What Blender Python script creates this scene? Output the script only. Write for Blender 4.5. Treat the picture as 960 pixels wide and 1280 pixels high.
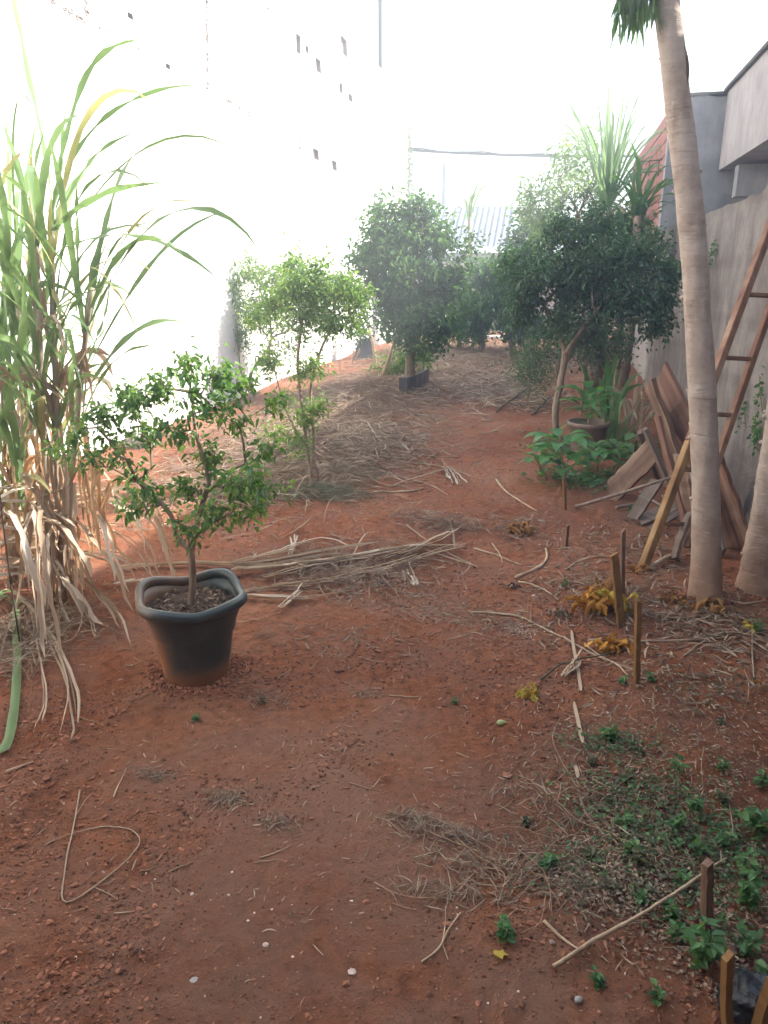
import bpy, math, random
import numpy as np
from mathutils import Vector, noise as mnoise
for o in list(bpy.data.objects): bpy.data.objects.remove(o)
S = bpy.context.scene
COL = S.collection
rad = math.radians
# ---------------------------------------------------------------- camera
F = 961.0; CAMH = 1.6; PITCH = math.atan(300/F); YAW = math.atan(220/math.hypot(F, 300))
cam = bpy.data.objects.new('camera', bpy.data.cameras.new('camera')); COL.objects.link(cam)
cam.location = (0, 0, CAMH); cam.rotation_euler = (math.pi/2-PITCH, 0, YAW)
cam.data.sensor_fit = 'VERTICAL'; cam.data.sensor_height = 36; cam.data.lens = F/1280*36
cam.data.clip_start = .05; cam.data.clip_end = 3000
S.camera = cam; S.render.resolution_x = 768; S.render.resolution_y = 1024
# ---------------------------------------------------------------- light
SUN = Vector((0.72, 0.36, 0.64)).normalized()
sun = bpy.data.objects.new('sun', bpy.data.lights.new('sun', 'SUN')); COL.objects.link(sun)
sun.data.energy = 5.0; sun.data.angle = rad(.5); sun.data.color = (1, .95, .86)
sun.rotation_euler = (-SUN).to_track_quat('-Z', 'Y').to_euler()
w = bpy.data.worlds.new('World'); S.world = w; w.use_nodes = True
nt = w.node_tree; sky = nt.nodes.new('ShaderNodeTexSky'); sky.sky_type = 'NISHITA'; sky.sun_disc = False
sky.sun_elevation = math.asin(SUN.z); sky.sun_rotation = math.atan2(SUN.x, SUN.y)
sky.dust_density = 3.0; sky.air_density = 1.2
bg = nt.nodes['Background']; bg.inputs[1].default_value = .15
nt.links.new(sky.outputs[0], bg.inputs[0])
S.view_settings.view_transform = 'Standard'; S.view_settings.look = 'None'
S.view_settings.exposure = 1.82; S.view_settings.gamma = 1
HAZE = .021
# ---------------------------------------------------------------- helpers
rng = np.random.default_rng(7); random.seed(7)
FW = np.array([-math.sin(YAW)*math.cos(PITCH), math.cos(YAW)*math.cos(PITCH), -math.sin(PITCH)])
RT = np.array([math.cos(YAW), math.sin(YAW), 0.]); UP = np.cross(RT, FW); C0 = np.array([0, 0, CAMH])

def vn(x, y, s=0):
    x = np.asarray(x, float); y = np.asarray(y, float)
    xi = np.floor(x); yi = np.floor(y); fx = x-xi; fy = y-yi
    fx = fx*fx*(3-2*fx); fy = fy*fy*(3-2*fy)
    xi = xi.astype(np.int64); yi = yi.astype(np.int64)
    def h(a, b):
        n = (a*374761393+b*668265263+s*982451653) & 0xffffffff
        n = ((n ^ (n >> 13))*1274126177) & 0xffffffff
        return ((n ^ (n >> 16)) & 0xffff)/32767.5-1
    return (h(xi, yi)*(1-fx)+h(xi+1, yi)*fx)*(1-fy)+(h(xi, yi+1)*(1-fx)+h(xi+1, yi+1)*fx)*fy

BUMPS = []          # (x, y, sx, sy, height)
def hbase(x, y):
    x = np.asarray(x, float); y = np.asarray(y, float)
    h = .035*vn(x*.7, y*.6, 1)+.02*vn(x*2.1, y*1.9, 2)
    for bx, by, sx, sy, a in BUMPS: h = h+a*np.exp(-((x-bx)/sx)**2-((y-by)/sy)**2)
    return h
def hfull(x, y):
    x = np.asarray(x, float); y = np.asarray(y, float)
    p = np.exp(-((x+.45+.03*y)/.55)**2)                       # trodden path is smoother
    rough = 1-.5*p
    h = hbase(x, y)
    h = h+rough*(.010*vn(x*7, y*7, 3)+.008*np.abs(vn(x*15, y*15, 4))*(.4+.6*(vn(x*1.7, y*1.7, 9) > -.1)))
    h = h+rough*.004*vn(x*38, y*38, 5)+.002*vn(x*80, y*80, 6)
    k = np.clip((vn(x*3.1, y*3.1, 11)-.25)*2, 0, 1)
    return h+k*.008*np.abs(vn(x*24, y*24, 12))

def ray(px, py):
    d = FW*F+RT*(px-480)+UP*(640-py); return d/np.linalg.norm(d)
def G(px, py, lift=0.0):
    d = ray(px, py); z = 0.
    for _ in range(12):
        t = (CAMH-z)/-d[2]; p = C0+d*t; z = .5*z+.5*float(hbase(p[0], p[1]))
    t = (CAMH-z)/-d[2]; p = C0+d*t
    return np.array([p[0], p[1], float(hfull(p[0], p[1]))+lift])
def P(px, py, Y):
    d = ray(px, py); return C0+d*(Y/d[1])
def PX(px, py, X):
    d = ray(px, py); return C0+d*(X/d[0])
def mpp(Y): return Y/1006.*1.03        # metres per pixel at depth Y

# raised ground, read off the photograph
for a in [(240, 850, .32, .25, .05), (400, 560, .8, 1.0, .10), (440, 500, .9, 1.5, .14), (600, 428, 1.2, 1.6, .22), (740, 760, .35, .3, .05),
          (60, 740, .5, .5, .06), (880, 740, .4, .3, .05), (850, 900, .5, .8, .04), (560, 470, .5, 1.2, .06)]:
    p = G(a[0], a[1]); BUMPS.append((p[0], p[1], a[2], a[3], a[4]))

def nm(o, label=None, cat=None, group=None, kind=None):
    if label: o['label'] = label
    if cat: o['category'] = cat
    if group: o['group'] = group
    if kind: o['kind'] = kind
    return o
def empty(name, loc, label, cat, group=None):
    o = bpy.data.objects.new(name, None); o.location = [float(v) for v in loc]; o.empty_display_size = .1
    COL.objects.link(o); return nm(o, label, cat, group)
class MB:
    def __init__(s): s.v = []; s.f = []; s.n = 0; s.mi = []
    def add(s, v, f, m=0):
        v = np.asarray(v, float).reshape(-1, 3); s.v.append(v)
        s.f += [tuple(int(i)+s.n for i in q) for q in f]; s.mi += [m]*len(f); s.n += len(v)
    def addarr(s, v, f, m=0):                       # big numpy blocks
        s.v.append(v.reshape(-1, 3)); s.f += (f+s.n).tolist(); s.mi += [m]*len(f); s.n += len(v.reshape(-1, 3))
    def build(s, name, mats, parent=None, smooth=False):
        me = bpy.data.meshes.new(name)
        v = np.concatenate(s.v) if s.v else np.zeros((0, 3))
        o = bpy.data.objects.new(name, me)
        if parent is not None:
            o.parent = parent; v = v-np.array(parent_world(parent))
        elif len(v):
            c = v.mean(0); c[2] = v[:, 2].min(); v = v-c; o.location = c
        me.from_pydata(v.tolist(), [], s.f)
        for m in (mats if isinstance(mats, (list, tuple)) else [mats]): me.materials.append(m)
        if any(s.mi): me.polygons.foreach_set('material_index', s.mi)
        if smooth: me.polygons.foreach_set('use_smooth', [True]*len(me.polygons))
        me.update(); COL.objects.link(o); return o
def parent_world(p):
    v = np.zeros(3)
    while p is not None: v += np.array(p.location[:]); p = p.parent
    return v
def unit(v): v = np.asarray(v, float); return v/(np.linalg.norm(v)+1e-9)

def box(mb, c, s, rz=0, m=0, bev=0, ax=None):
    x, y, z = [k/2 for k in s]
    if ax is None:
        ax = np.array([[math.cos(rz), math.sin(rz), 0], [-math.sin(rz), math.cos(rz), 0], [0, 0, 1]])
    ax = np.asarray(ax)
    if bev <= 0:
        v = [(-x, -y, -z), (x, -y, -z), (x, y, -z), (-x, y, -z), (-x, -y, z), (x, -y, z), (x, y, z), (-x, y, z)]
        f = [(0, 3, 2, 1), (4, 5, 6, 7), (0, 1, 5, 4), (1, 2, 6, 5), (2, 3, 7, 6), (3, 0, 4, 7)]
    else:
        b = bev; v = []
        for zz, q in ((-z, b), (-z+b, 0), (z-b, 0), (z, b)):
            X, Y = x-q, y-q
            v += [(-X+b, -Y, zz), (X-b, -Y, zz), (X, -Y+b, zz), (X, Y-b, zz), (X-b, Y, zz), (-X+b, Y, zz), (-X, Y-b, zz), (-X, -Y+b, zz)]
        f = [tuple(range(7, -1, -1)), tuple(range(24, 32))]
        for r in range(3):
            for k in range(8): f.append((r*8+k, r*8+(k+1) % 8, r*8+8+(k+1) % 8, r*8+8+k))
    v = np.array(v) @ ax+np.asarray(c, float)
    mb.add(v, f, m)

def tube(mb, pts, radii, n=6, m=0, cap=True, squash=1.0, wob=0, sd=0):
    pts = np.asarray(pts, float); k = len(pts)
    radii = np.full(k, radii) if np.isscalar(radii) else np.asarray(radii, float)
    T = np.gradient(pts, axis=0); T /= np.linalg.norm(T, axis=1)[:, None]+1e-9
    u = np.cross(T[0], [0, 0, 1]) if abs(T[0][2]) < .9 else np.cross(T[0], [0, 1, 0]); u = unit(u)
    a = np.arange(n)*2*math.pi/n; V = []
    for i in range(k):
        u = unit(u-T[i]*np.dot(u, T[i])); w_ = np.cross(T[i], u)
        r = radii[i]*(1+(wob*vn(np.cos(a)*1.5+sd+i*.3, np.sin(a)*1.5+i*.7, sd) if wob else 0))
        V.append(pts[i]+np.outer(np.cos(a)*r, u)+np.outer(np.sin(a)*r*squash, w_))
    f = [(i*n+j, i*n+(j+1) % n, (i+1)*n+(j+1) % n, (i+1)*n+j) for i in range(k-1) for j in range(n)]
    if cap: f += [tuple(range(n-1, -1, -1)), tuple((k-1)*n+j for j in range(n))]
    mb.add(np.concatenate(V), f, m)

def cr(pts, n):                                      # Catmull-Rom resample
    p = np.asarray(pts, float)
    if len(p) == 2: t = np.linspace(0, 1, n)[:, None]; return p[0]*(1-t)+p[1]*t
    q = np.vstack([2*p[0]-p[1], p, 2*p[-1]-p[-2]]); out = []
    for u in np.linspace(0, len(p)-1-1e-6, n):
        i = int(u); t = u-i; a, b, c, d = q[i:i+4]
        out.append(.5*((2*b)+(-a+c)*t+(2*a-5*b+4*c-d)*t*t+(-a+3*b-3*c+d)*t**3))
    return np.array(out)

def ribbon(mb, pts, width, side=None, fold=.25, prof='leaf', twist=0., m=0, thick=0):
    pts = np.asarray(pts, float); k = len(pts)
    T = np.gradient(pts, axis=0); T /= np.linalg.norm(T, axis=1)[:, None]+1e-9
    s = np.linspace(0, 1, k)
    if prof == 'leaf': wd = width*np.clip((.45+1.1*s)*(1-s**2.6), .04, 1)
    elif prof == 'strip': wd = width*np.clip(np.minimum(1, 9*(1-s)+.2)*np.minimum(1, .6+9*s), .1, 1)
    else: wd = np.full(k, width)
    V = []
    u = np.cross(T[0], [0, 0, 1]) if side is None else np.asarray(side, float)
    if np.linalg.norm(u) < .1: u = np.array([1., 0, 0])
    for i in range(k):
        u = unit(u-T[i]*np.dot(u, T[i])); nn = np.cross(u, T[i])
        a = twist*s[i]; uu = u*math.cos(a)+nn*math.sin(a); n2 = np.cross(uu, T[i])
        wv = .006*math.sin(i*1.9+k) if wd[i] > .02 else 0
        V += [pts[i]-uu*wd[i]/2+n2*wv, pts[i]-n2*wd[i]*fold*.5, pts[i]+uu*wd[i]/2-n2*wv*.7]
    f = []
    for i in range(k-1):
        for j in (0, 1): f.append((i*3+j, i*3+j+1, i*3+3+j+1, i*3+3+j))
    mb.add(V, f, m)

def leafcloud(mb, Pn, D, L, W, rg, fold=.25, m=0, down=.0, up=.5):
    n = len(Pn)
    D = D/(np.linalg.norm(D, axis=1)[:, None]+1e-9)
    N = rg.normal(size=(n, 3)); N[:, 2] = np.abs(N[:, 2])+up
    U = np.cross(D, N); U /= np.linalg.norm(U, axis=1)[:, None]+1e-9
    N = np.cross(U, D)
    L = L[:, None]; W = W[:, None]
    dz = np.array([0, 0, -1.])
    b = Pn; t = Pn+D*L+dz*L*down
    l1 = Pn+D*L*.3-U*W*.5+N*W*fold; l2 = Pn+D*L*.68-U*W*.42+N*W*fold+dz*L*down*.5
    r1 = Pn+D*L*.3+U*W*.5+N*W*fold; r2 = Pn+D*L*.68+U*W*.42+N*W*fold+dz*L*down*.5
    V = np.stack([b, r1, r2, t, l2, l1], 1)
    i = np.arange(n)[:, None]*6
    f = np.concatenate([i+np.array([[0, 1, 2, 3]]), i+np.array([[0, 3, 4, 5]])])
    mb.addarr(V, f, m)

def blobs(spec, n, Y, rg):                     # sample points in picture-measured ellipsoids; spec: (px,py,r_px,dY[,zsq])
    out = []; wts = np.array([s[2]**2 for s in spec], float); wts /= wts.sum()
    for s, k in zip(spec, np.round(wts*n).astype(int)):
        Yc = Y+s[3]; c = P(s[0], s[1], Yc); r = s[2]*mpp(Yc)
        d = rg.normal(size=(k, 3)); d /= np.linalg.norm(d, axis=1)[:, None]
        out.append(c+d*(rg.random((k, 1))**.45)*r*np.array([1, 1.0, .85]))
    return np.concatenate(out)

def grow(trunks, att, rg, tip=.0022, jit=.12, step=.16):
    pos = []; par = []
    for t in trunks:
        prev = -1
        if pos:                                      # later stems start from the nearest existing node
            d = np.linalg.norm(np.array(pos)-t[0], axis=1)
            if d.min() < .06: prev = int(d.argmin()); t = t[1:]
        for q in t: pos.append(np.array(q, float)); par.append(prev); prev = len(pos)-1
    tr = np.array(pos); d0 = np.min(np.linalg.norm(att[:, None]-tr[None], axis=2), axis=1)
    cost = [0.]*len(pos)
    for i in range(len(pos)): cost[i] = 0 if par[i] < 0 else cost[par[i]]+np.linalg.norm(pos[i]-pos[par[i]])
    for a in att[np.argsort(d0)]:
        A = np.array(pos); d = np.linalg.norm(A-a, axis=1)
        j = int(np.argmin(d+.28*np.array(cost)+.5*np.maximum(0, A[:, 2]-a[2])))
        n = max(1, int(d[j]/step)); prev = j; p0 = pos[j]
        for q in range(1, n+1):
            t = q/n; pt = p0*(1-t)+a*t
            if q < n: pt = pt+rg.normal(size=3)*jit*step+np.array([0, 0, .12*d[j]*math.sin(math.pi*t)])
            pos.append(pt); par.append(prev); cost.append(cost[prev]+np.linalg.norm(pt-pos[prev])); prev = len(pos)-1
    return np.array(pos), np.array(par)
def radii_of(pos, par, tip, p=2.3):
    n = len(pos); r = np.zeros(n); acc = np.zeros(n)
    kids = np.bincount(par[par >= 0], minlength=n)
    order = np.argsort([-i for i in range(n)])
    for i in range(n-1, -1, -1):
        r[i] = tip if kids[i] == 0 else acc[i]**(1/p)
        if par[i] >= 0: acc[par[i]] += r[i]**p+(tip*.25)**p
    return r, kids
def wood(pos, par, r, mb, n=6):
    N = len(pos); ch = [[] for _ in range(N)]
    for i in range(N):
        if par[i] >= 0: ch[par[i]].append(i)
    starts = [i for i in range(N) if par[i] < 0]
    while starts:
        s = starts.pop(); chain = [s] if par[s] < 0 else [par[s], s]
        while ch[chain[-1]]:
            c = sorted(ch[chain[-1]], key=lambda q: -r[q]); starts += c[1:]; chain.append(c[0])
        rr = r[chain].copy()
        if par[s] >= 0: rr[0] = min(rr[0], rr[1]*1.15)
        if len(chain) > 1: tube(mb, pos[chain], rr, n=n if rr.max() > .006 else 4, cap=False, wob=.1 if rr.max() > .01 else 0, sd=s % 7)

def tree(name, label, cat, trunks, spec, natt, nleaf, L, mats, seed, Y, trunk_r, tip=.002, group=None, W=.45, down=.25, step=.16, spread=.06, bare=0.0, outd=.6):
    rg = np.random.default_rng(seed)
    base = trunks[0][0]
    root = empty(name, base, label, cat, group)
    att = blobs(spec, natt, Y, rg)
    pos, par = grow([cr(t, max(4, 3*len(t))) for t in trunks], att, rg, step=step)
    r, kids = radii_of(pos, par, tip); k = trunk_r/r[0]
    r = np.where(r > tip*1.5, tip+(r-tip)*(trunk_r-tip)/(r[0]-tip+1e-9), r)
    mb = MB(); wood(pos, par, r, mb); mb.build('trunk', mats[0], root, True)
    # foliage on thin twigs
    thin = [i for i in range(len(pos)) if par[i] >= 0 and r[i] < tip*2.6 and rg.random() > bare]
    thin = np.array(thin); pick = rg.choice(thin, nleaf)
    t = rg.random((nleaf, 1)); p = pos[pick]*t+pos[par[pick]]*(1-t)
    dirn = pos[pick]-pos[par[pick]]; dirn /= np.linalg.norm(dirn, axis=1)[:, None]+1e-9
    off = rg.normal(size=(nleaf, 3))*spread; p = p+off
    D = dirn*outd+rg.normal(size=(nleaf, 3))*.7+np.array([0, 0, -.15])
    LL = L*(.55+.7*rg.random(nleaf)); mb = MB()
    leafcloud(mb, p, D, LL, LL*W*(.8+.4*rg.random(nleaf)), rg, down=down)
    nm(mb.build('foliage', mats[1], root), kind='stuff')
    return root
# ---------------------------------------------------------------- materials
def newmat(name):
    m = bpy.data.materials.new(name); m.use_nodes = True; t = m.node_tree
    return m, t, t.nodes['Principled BSDF']
def N(t, typ, **kw):
    n = t.nodes.new('ShaderNode'+typ)
    for k, v in kw.items():
        if k in n.inputs.keys(): n.inputs[k].default_value = v
        else: setattr(n, k, v)
    return n
def ramp(t, fac, stops):
    n = N(t, 'ValToRGB'); e = n.color_ramp.elements
    while len(e) < len(stops): e.new(.5)
    for q, (p, c) in zip(e, stops): q.position = p; q.color = (*c, 1)
    t.links.new(fac, n.inputs[0]); return n
def coords(t, scale=(1, 1, 1), geo=True):
    n = N(t, 'NewGeometry') if geo else N(t, 'TexCoord')
    mp = N(t, 'Mapping'); mp.inputs['Scale'].default_value = scale
    t.links.new(n.outputs['Position' if geo else 'Object'], mp.inputs[0]); return mp.outputs[0]
def mixc(t, fac, a, b, mode='MIX'):
    n = N(t, 'MixRGB', blend_type=mode)
    for i, q in ((0, fac), (1, a), (2, b)):
        if isinstance(q, (int, float)): n.inputs[i].default_value = q
        elif isinstance(q, tuple): n.inputs[i].default_value = (*q, 1)
        else: t.links.new(q, n.inputs[i])
    return n.outputs[0]
def noisy(name, stops, scale=8, rough=.9, bump=.3, bscale=40, cs=(1, 1, 1), island=0, geo=False, detail=6, bdist=.01, coat=0):
    m, t, b = newmat(name); c = coords(t, cs, geo)
    n = N(t, 'TexNoise', Scale=scale, Detail=detail, Roughness=.6); t.links.new(c, n.inputs[0])
    col = ramp(t, n.outputs[0], stops).outputs[0]
    if island:
        g = N(t, 'NewGeometry'); r = ramp(t, g.outputs['Random Per Island'], [(0, (1-island,)*3), (1, (1+island,)*3)])
        col = mixc(t, 1.0, col, r.outputs[0], 'MULTIPLY')
    t.links.new(col, b.inputs['Base Color']); b.inputs['Roughness'].default_value = rough
    b.inputs['Specular IOR Level'].default_value = .25
    n2 = N(t, 'TexNoise', Scale=bscale, Detail=6, Roughness=.65); t.links.new(c, n2.inputs[0])
    bp = N(t, 'Bump', Strength=bump, Distance=bdist); t.links.new(n2.outputs[0], bp.inputs['Height'])
    t.links.new(bp.outputs[0], b.inputs['Normal']); return m
def leafmat(name, stops, trans=.4, rough=.45, spec=.35, nscale=3, island=True, tint=(1.9, 1.9, .9)):
    m, t, b = newmat(name); g = N(t, 'NewGeometry')
    c = coords(t, (1, 1, 1), True); n = N(t, 'TexNoise', Scale=nscale, Detail=3); t.links.new(c, n.inputs[0])
    ma = N(t, 'Math', operation='MULTIPLY_ADD'); ma.inputs[1].default_value = .55; 
    t.links.new(g.outputs['Random Per Island'], ma.inputs[0])
    mb_ = N(t, 'Math', operation='MULTIPLY'); mb_.inputs[1].default_value = .45; t.links.new(n.outputs[0], mb_.inputs[0])
    t.links.new(mb_.outputs[0], ma.inputs[2])
    if not island: ma.inputs[1].default_value = 0; mb_.inputs[1].default_value = 1
    col = ramp(t, ma.outputs[0], stops).outputs[0]
    t.links.new(col, b.inputs['Base Color']); b.inputs['Roughness'].default_value = rough; b.inputs['Specular IOR Level'].default_value = spec
    tr = N(t, 'BsdfTranslucent'); tc = mixc(t, 1.0, col, (1.35, 1.25, 1.1) if any(k in name for k in ('dry', 'straw', 'dead')) else tint, 'MULTIPLY'); t.links.new(tc, tr.inputs[0])
    mx = N(t, 'MixShader'); mx.inputs[0].default_value = trans
    t.links.new(b.outputs[0], mx.inputs[1]); t.links.new(tr.outputs[0], mx.inputs[2])
    t.links.new(mx.outputs[0], t.nodes['Material Output'].inputs[0]); return m

# soil: red earth, greyer trodden dust, dark moist spots
def soil_mat():
    m, t, b = newmat('red_soil'); c = coords(t)
    n1 = N(t, 'TexNoise', Scale=1.1, Detail=5, Roughness=.6); n2 = N(t, 'TexNoise', Scale=26, Detail=8, Roughness=.7)
    n3 = N(t, 'TexNoise', Scale=3.3, Detail=6, Roughness=.65, Distortion=.4)
    for n in (n1, n2, n3): t.links.new(c, n.inputs[0])
    a = ramp(t, n1.outputs[0], [(.3, (.20, .066, .031)), (.5, (.265, .100, .050)), (.7, (.32, .150, .088))]).outputs[0]
    g = ramp(t, n2.outputs[0], [(.3, (.30, .28, .27)), (.5, (1, 1, 1)), (.72, (1.5, 1.5, 1.5))]).outputs[0]
    a = mixc(t, .75, a, g, 'MULTIPLY')
    d = ramp(t, n3.outputs[0], [(.42, (0, 0, 0)), (.70, (1, 1, 1))]).outputs[0]
    k = N(t, 'Math', operation='MULTIPLY'); k.inputs[1].default_value = .5; t.links.new(d, k.inputs[0])
    a = mixc(t, k.outputs[0], a, (.245, .15, .115))
    v = N(t, 'TexNoise', Scale=2.2, Detail=4, Roughness=.7); mp2 = coords(t, (1.3, .9, 1)); t.links.new(mp2, v.inputs[0])
    e = ramp(t, v.outputs[0], [(.60, (0, 0, 0)), (.72, (1, 1, 1))]).outputs[0]
    k2 = N(t, 'Math', operation='MULTIPLY'); k2.inputs[1].default_value = .55; t.links.new(e, k2.inputs[0])
    a = mixc(t, k2.outputs[0], a, (.115, .055, .038))
    # grey decomposing litter under the mulch on the left, far bed and under the shrubs at right
    for px, py, R, col, s_ in ((480, 1250, 1.3, (.25, .145, .105), .6), (250, 1050, .8, (.235, .13, .09), .5), (420, 520, 1.9, (.20, .14, .095), .8), (600, 455, 2.6, (.30, .23, .16), .75), (850, 1000, .75, (.10, .055, .04), .55), (800, 640, .8, (.13, .075, .055), .5), (860, 760, .55, (.14, .08, .05), .5), (430, 1000, .5, (.30, .15, .095), .4), (450, 960, .3, (.30, .18, .125), .35)):
        p = G(px, py); vm = N(t, 'VectorMath', operation='DISTANCE'); vm.inputs[1].default_value = (p[0], p[1], 0); 
        t.links.new(c, vm.inputs[0])
        mr = N(t, 'MapRange'); mr.inputs[1].default_value = R; mr.inputs[2].default_value = R*.35; t.links.new(vm.outputs['Value'], mr.inputs[0])
        mm = N(t, 'Math', operation='MULTIPLY'); t.links.new(mr.outputs[0], mm.inputs[0])
        rr = ramp(t, n3.outputs[0], [(.3, (0, 0, 0)), (.55, (1, 1, 1))]); t.links.new(rr.outputs[0], mm.inputs[1])
        m2 = N(t, 'Math', operation='MULTIPLY'); m2.inputs[1].default_value = s_; t.links.new(mm.outputs[0], m2.inputs[0])
        a = mixc(t, m2.outputs[0], a, col)
    # pale ash specks
    vo = N(t, 'TexVoronoi', Scale=55); t.links.new(c, vo.inputs[0])
    sp = ramp(t, vo.outputs['Distance'], [(.10, (1, 1, 1)), (.16, (0, 0, 0))]).outputs[0]
    sc = N(t, 'SeparateColor'); t.links.new(vo.outputs['Color'], sc.inputs[0])
    gt = N(t, 'Math', operation='GREATER_THAN'); gt.inputs[1].default_value = .93; t.links.new(sc.outputs[0], gt.inputs[0])
    mm = N(t, 'Math', operation='MULTIPLY'); t.links.new(sp, mm.inputs[0]); t.links.new(gt.outputs[0], mm.inputs[1])
    a = mixc(t, mm.outputs[0], a, (.42, .30, .24))
    t.links.new(a, b.inputs['Base Color']); b.inputs['Roughness'].default_value = 1; b.inputs['Specular IOR Level'].default_value = .1
    nb = N(t, 'TexNoise', Scale=70, Detail=8, Roughness=.75); t.links.new(c, nb.inputs[0])
    bp = N(t, 'Bump', Strength=1, Distance=.02); t.links.new(nb.outputs[0], bp.inputs['Height'])
    t.links.new(bp.outputs[0], b.inputs['Normal']); return m
M = {}
M['soil'] = soil_mat()
M['clod'] = noisy('soil_clod', [(.3, (.17, .07, .042)), (.7, (.29, .13, .08))], 30, 1, .5, 80, island=.35)
M['darkclod'] = noisy('dark_soil_crumb', [(.3, (.05, .028, .02)), (.7, (.13, .065, .042))], 30, 1, .5, 80, island=.4)
M['pebble'] = noisy('pale_pebble', [(.3, (.35, .24, .19)), (.7, (.62, .52, .46))], 20, .9, .2, 60, island=.3)
M['rock'] = noisy('grey_rock', [(.3, (.22, .2, .19)), (.7, (.42, .4, .38))], 8, .9, .6, 30)
M['straw'] = leafmat('straw', [(.1, (.17, .11, .075)), (.4, (.30, .22, .155)), (.7, (.44, .35, .26)), (.95, (.62, .54, .43))], .1, .8, .1)
M['straw_dark'] = leafmat('old_straw', [(.1, (.085, .058, .045)), (.5, (.20, .145, .105)), (.9, (.42, .34, .25))], .08, .85, .1)
M['dryleaf'] = leafmat('dry_cane_leaf', [(.1, (.20, .13, .09)), (.4, (.34, .245, .17)), (.7, (.46, .37, .28)), (.95, (.60, .52, .43))], .25, .7, .15, 6)
M['dryorange'] = leafmat('dry_orange_leaf', [(.1, (.28, .15, .07)), (.5, (.42, .27, .15)), (.9, (.54, .42, .28))], .35, .7, .15, 6)
M['paleleaf'] = leafmat('pale_dry_cane_leaf', [(.1, (.26, .19, .14)), (.4, (.42, .34, .26)), (.7, (.56, .49, .40)), (.95, (.72, .67, .58))], .2, .75, .12, 9)
M['cane'] = leafmat('cane_leaf_green', [(.1, (.07, .13, .065)), (.45, (.12, .20, .09)), (.75, (.20, .29, .12)), (.95, (.38, .41, .22))], .34, .42, .35, 2.5, tint=(1.5, 1.55, 1.1))
M['canepale'] = leafmat('pale_blade', [(.1, (.10, .17, .10)), (.5, (.18, .27, .15)), (.9, (.30, .38, .22))], .35, .5, .3, 3, tint=(1.5, 1.6, 1.2))
M['caneyel'] = leafmat('cane_leaf_yellow', [(.1, (.20, .24, .09)), (.5, (.34, .33, .14)), (.9, (.48, .42, .26))], .35, .5, .2, 3, tint=(1.4, 1.4, 1.1))
M['stalk'] = noisy('cane_stalk', [(.3, (.30, .24, .16)), (.55, (.42, .36, .27)), (.7, (.20, .14, .10))], 9, .7, .3, 50, (1, 1, .3))
M['stick'] = noisy('dry_stick', [(.3, (.26, .17, .11)), (.55, (.42, .31, .21)), (.75, (.55, .44, .33))], 10, .85, .4, 60, island=.2)
M['twig'] = noisy('thin_twig', [(.3, (.22, .13, .08)), (.7, (.38, .26, .17))], 14, .9, .3, 60, island=.3)
M['bark'] = noisy('shrub_bark', [(.3, (.14, .095, .065)), (.5, (.26, .19, .14)), (.7, (.36, .28, .21))], 25, .9, .5, 90, (1, 1, .4), bdist=.004)
M['leafpot'] = leafmat('potted_shrub_leaf', [(.1, (.045, .10, .05)), (.45, (.095, .19, .075)), (.75, (.17, .28, .09)), (.97, (.32, .41, .12))], .38, .32, .5)
M['leaflight'] = leafmat('light_shrub_leaf', [(.1, (.065, .13, .05)), (.45, (.12, .21, .075)), (.75, (.20, .29, .09)), (.97, (.36, .40, .12))], .40, .4, .45)
M['leafdark'] = leafmat('dark_tree_leaf', [(.1, (.022, .058, .034)), (.5, (.045, .10, .05)), (.85, (.08, .155, .06)), (.99, (.18, .26, .08))], .30, .35, .5, 1.5)
M['leafmid'] = leafmat('hedge_leaf', [(.1, (.03, .08, .04)), (.5, (.06, .13, .055)), (.85, (.11, .20, .07)), (.99, (.22, .30, .09))], .38, .42, .4, 1.2)
M['weed'] = leafmat('weed_leaf', [(.1, (.035, .09, .04)), (.5, (.07, .16, .065)), (.9, (.14, .26, .10))], .35, .5, .3)
M['weedgrey'] = leafmat('wilted_weed_leaf', [(.1, (.05, .055, .035)), (.5, (.09, .10, .06)), (.9, (.15, .15, .09))], .25, .6, .2)
M['broad'] = leafmat('broad_leaf', [(.1, (.03, .10, .035)), (.5, (.05, .16, .05)), (.9, (.10, .24, .06))], .4, .35, .5)
M['yleaf'] = leafmat('yellow_dead_leaf', [(.1, (.24, .15, .03)), (.5, (.42, .31, .05)), (.9, (.55, .50, .10))], .3, .6, .2, 14)
M['orleaf'] = leafmat('orange_dead_leaf', [(.1, (.18, .08, .02)), (.5, (.42, .20, .04)), (.9, (.62, .36, .08))], .25, .7, .1, 14)
M['stake'] = noisy('yellowed_wood', [(.3, (.15, .075, .03)), (.6, (.27, .15, .06)), (.8, (.36, .22, .10))], 6, .8, .4, 60, (1, 1, .25))
M['plank'] = noisy('plank_brown', [(.3, (.08, .048, .035)), (.5, (.20, .125, .09)), (.72, (.37, .28, .215))], 7, .85, .5, 38, (3, 3, .12))
M['plankred'] = noisy('plank_reddish', [(.3, (.08, .042, .032)), (.5, (.19, .10, .07)), (.75, (.31, .21, .16))], 7, .85, .5, 38, (3, 3, .12))
M['orleaf2'] = leafmat('brown_dead_leaf', [(.1, (.12, .055, .025)), (.5, (.30, .15, .055)), (.9, (.48, .29, .12))], .2, .75, .1, 20)
M['plankgrey'] = noisy('plank_grey', [(.3, (.12, .09, .075)), (.6, (.24, .19, .16)), (.8, (.36, .30, .26))], 7, .9, .5, 38, (3, 3, .12))
M['ladder'] = noisy('ladder_wood', [(.3, (.11, .05, .032)), (.5, (.21, .11, .07)), (.72, (.33, .22, .15))], 6, .8, .5, 50, (1.5, 1.5, .5))
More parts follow.
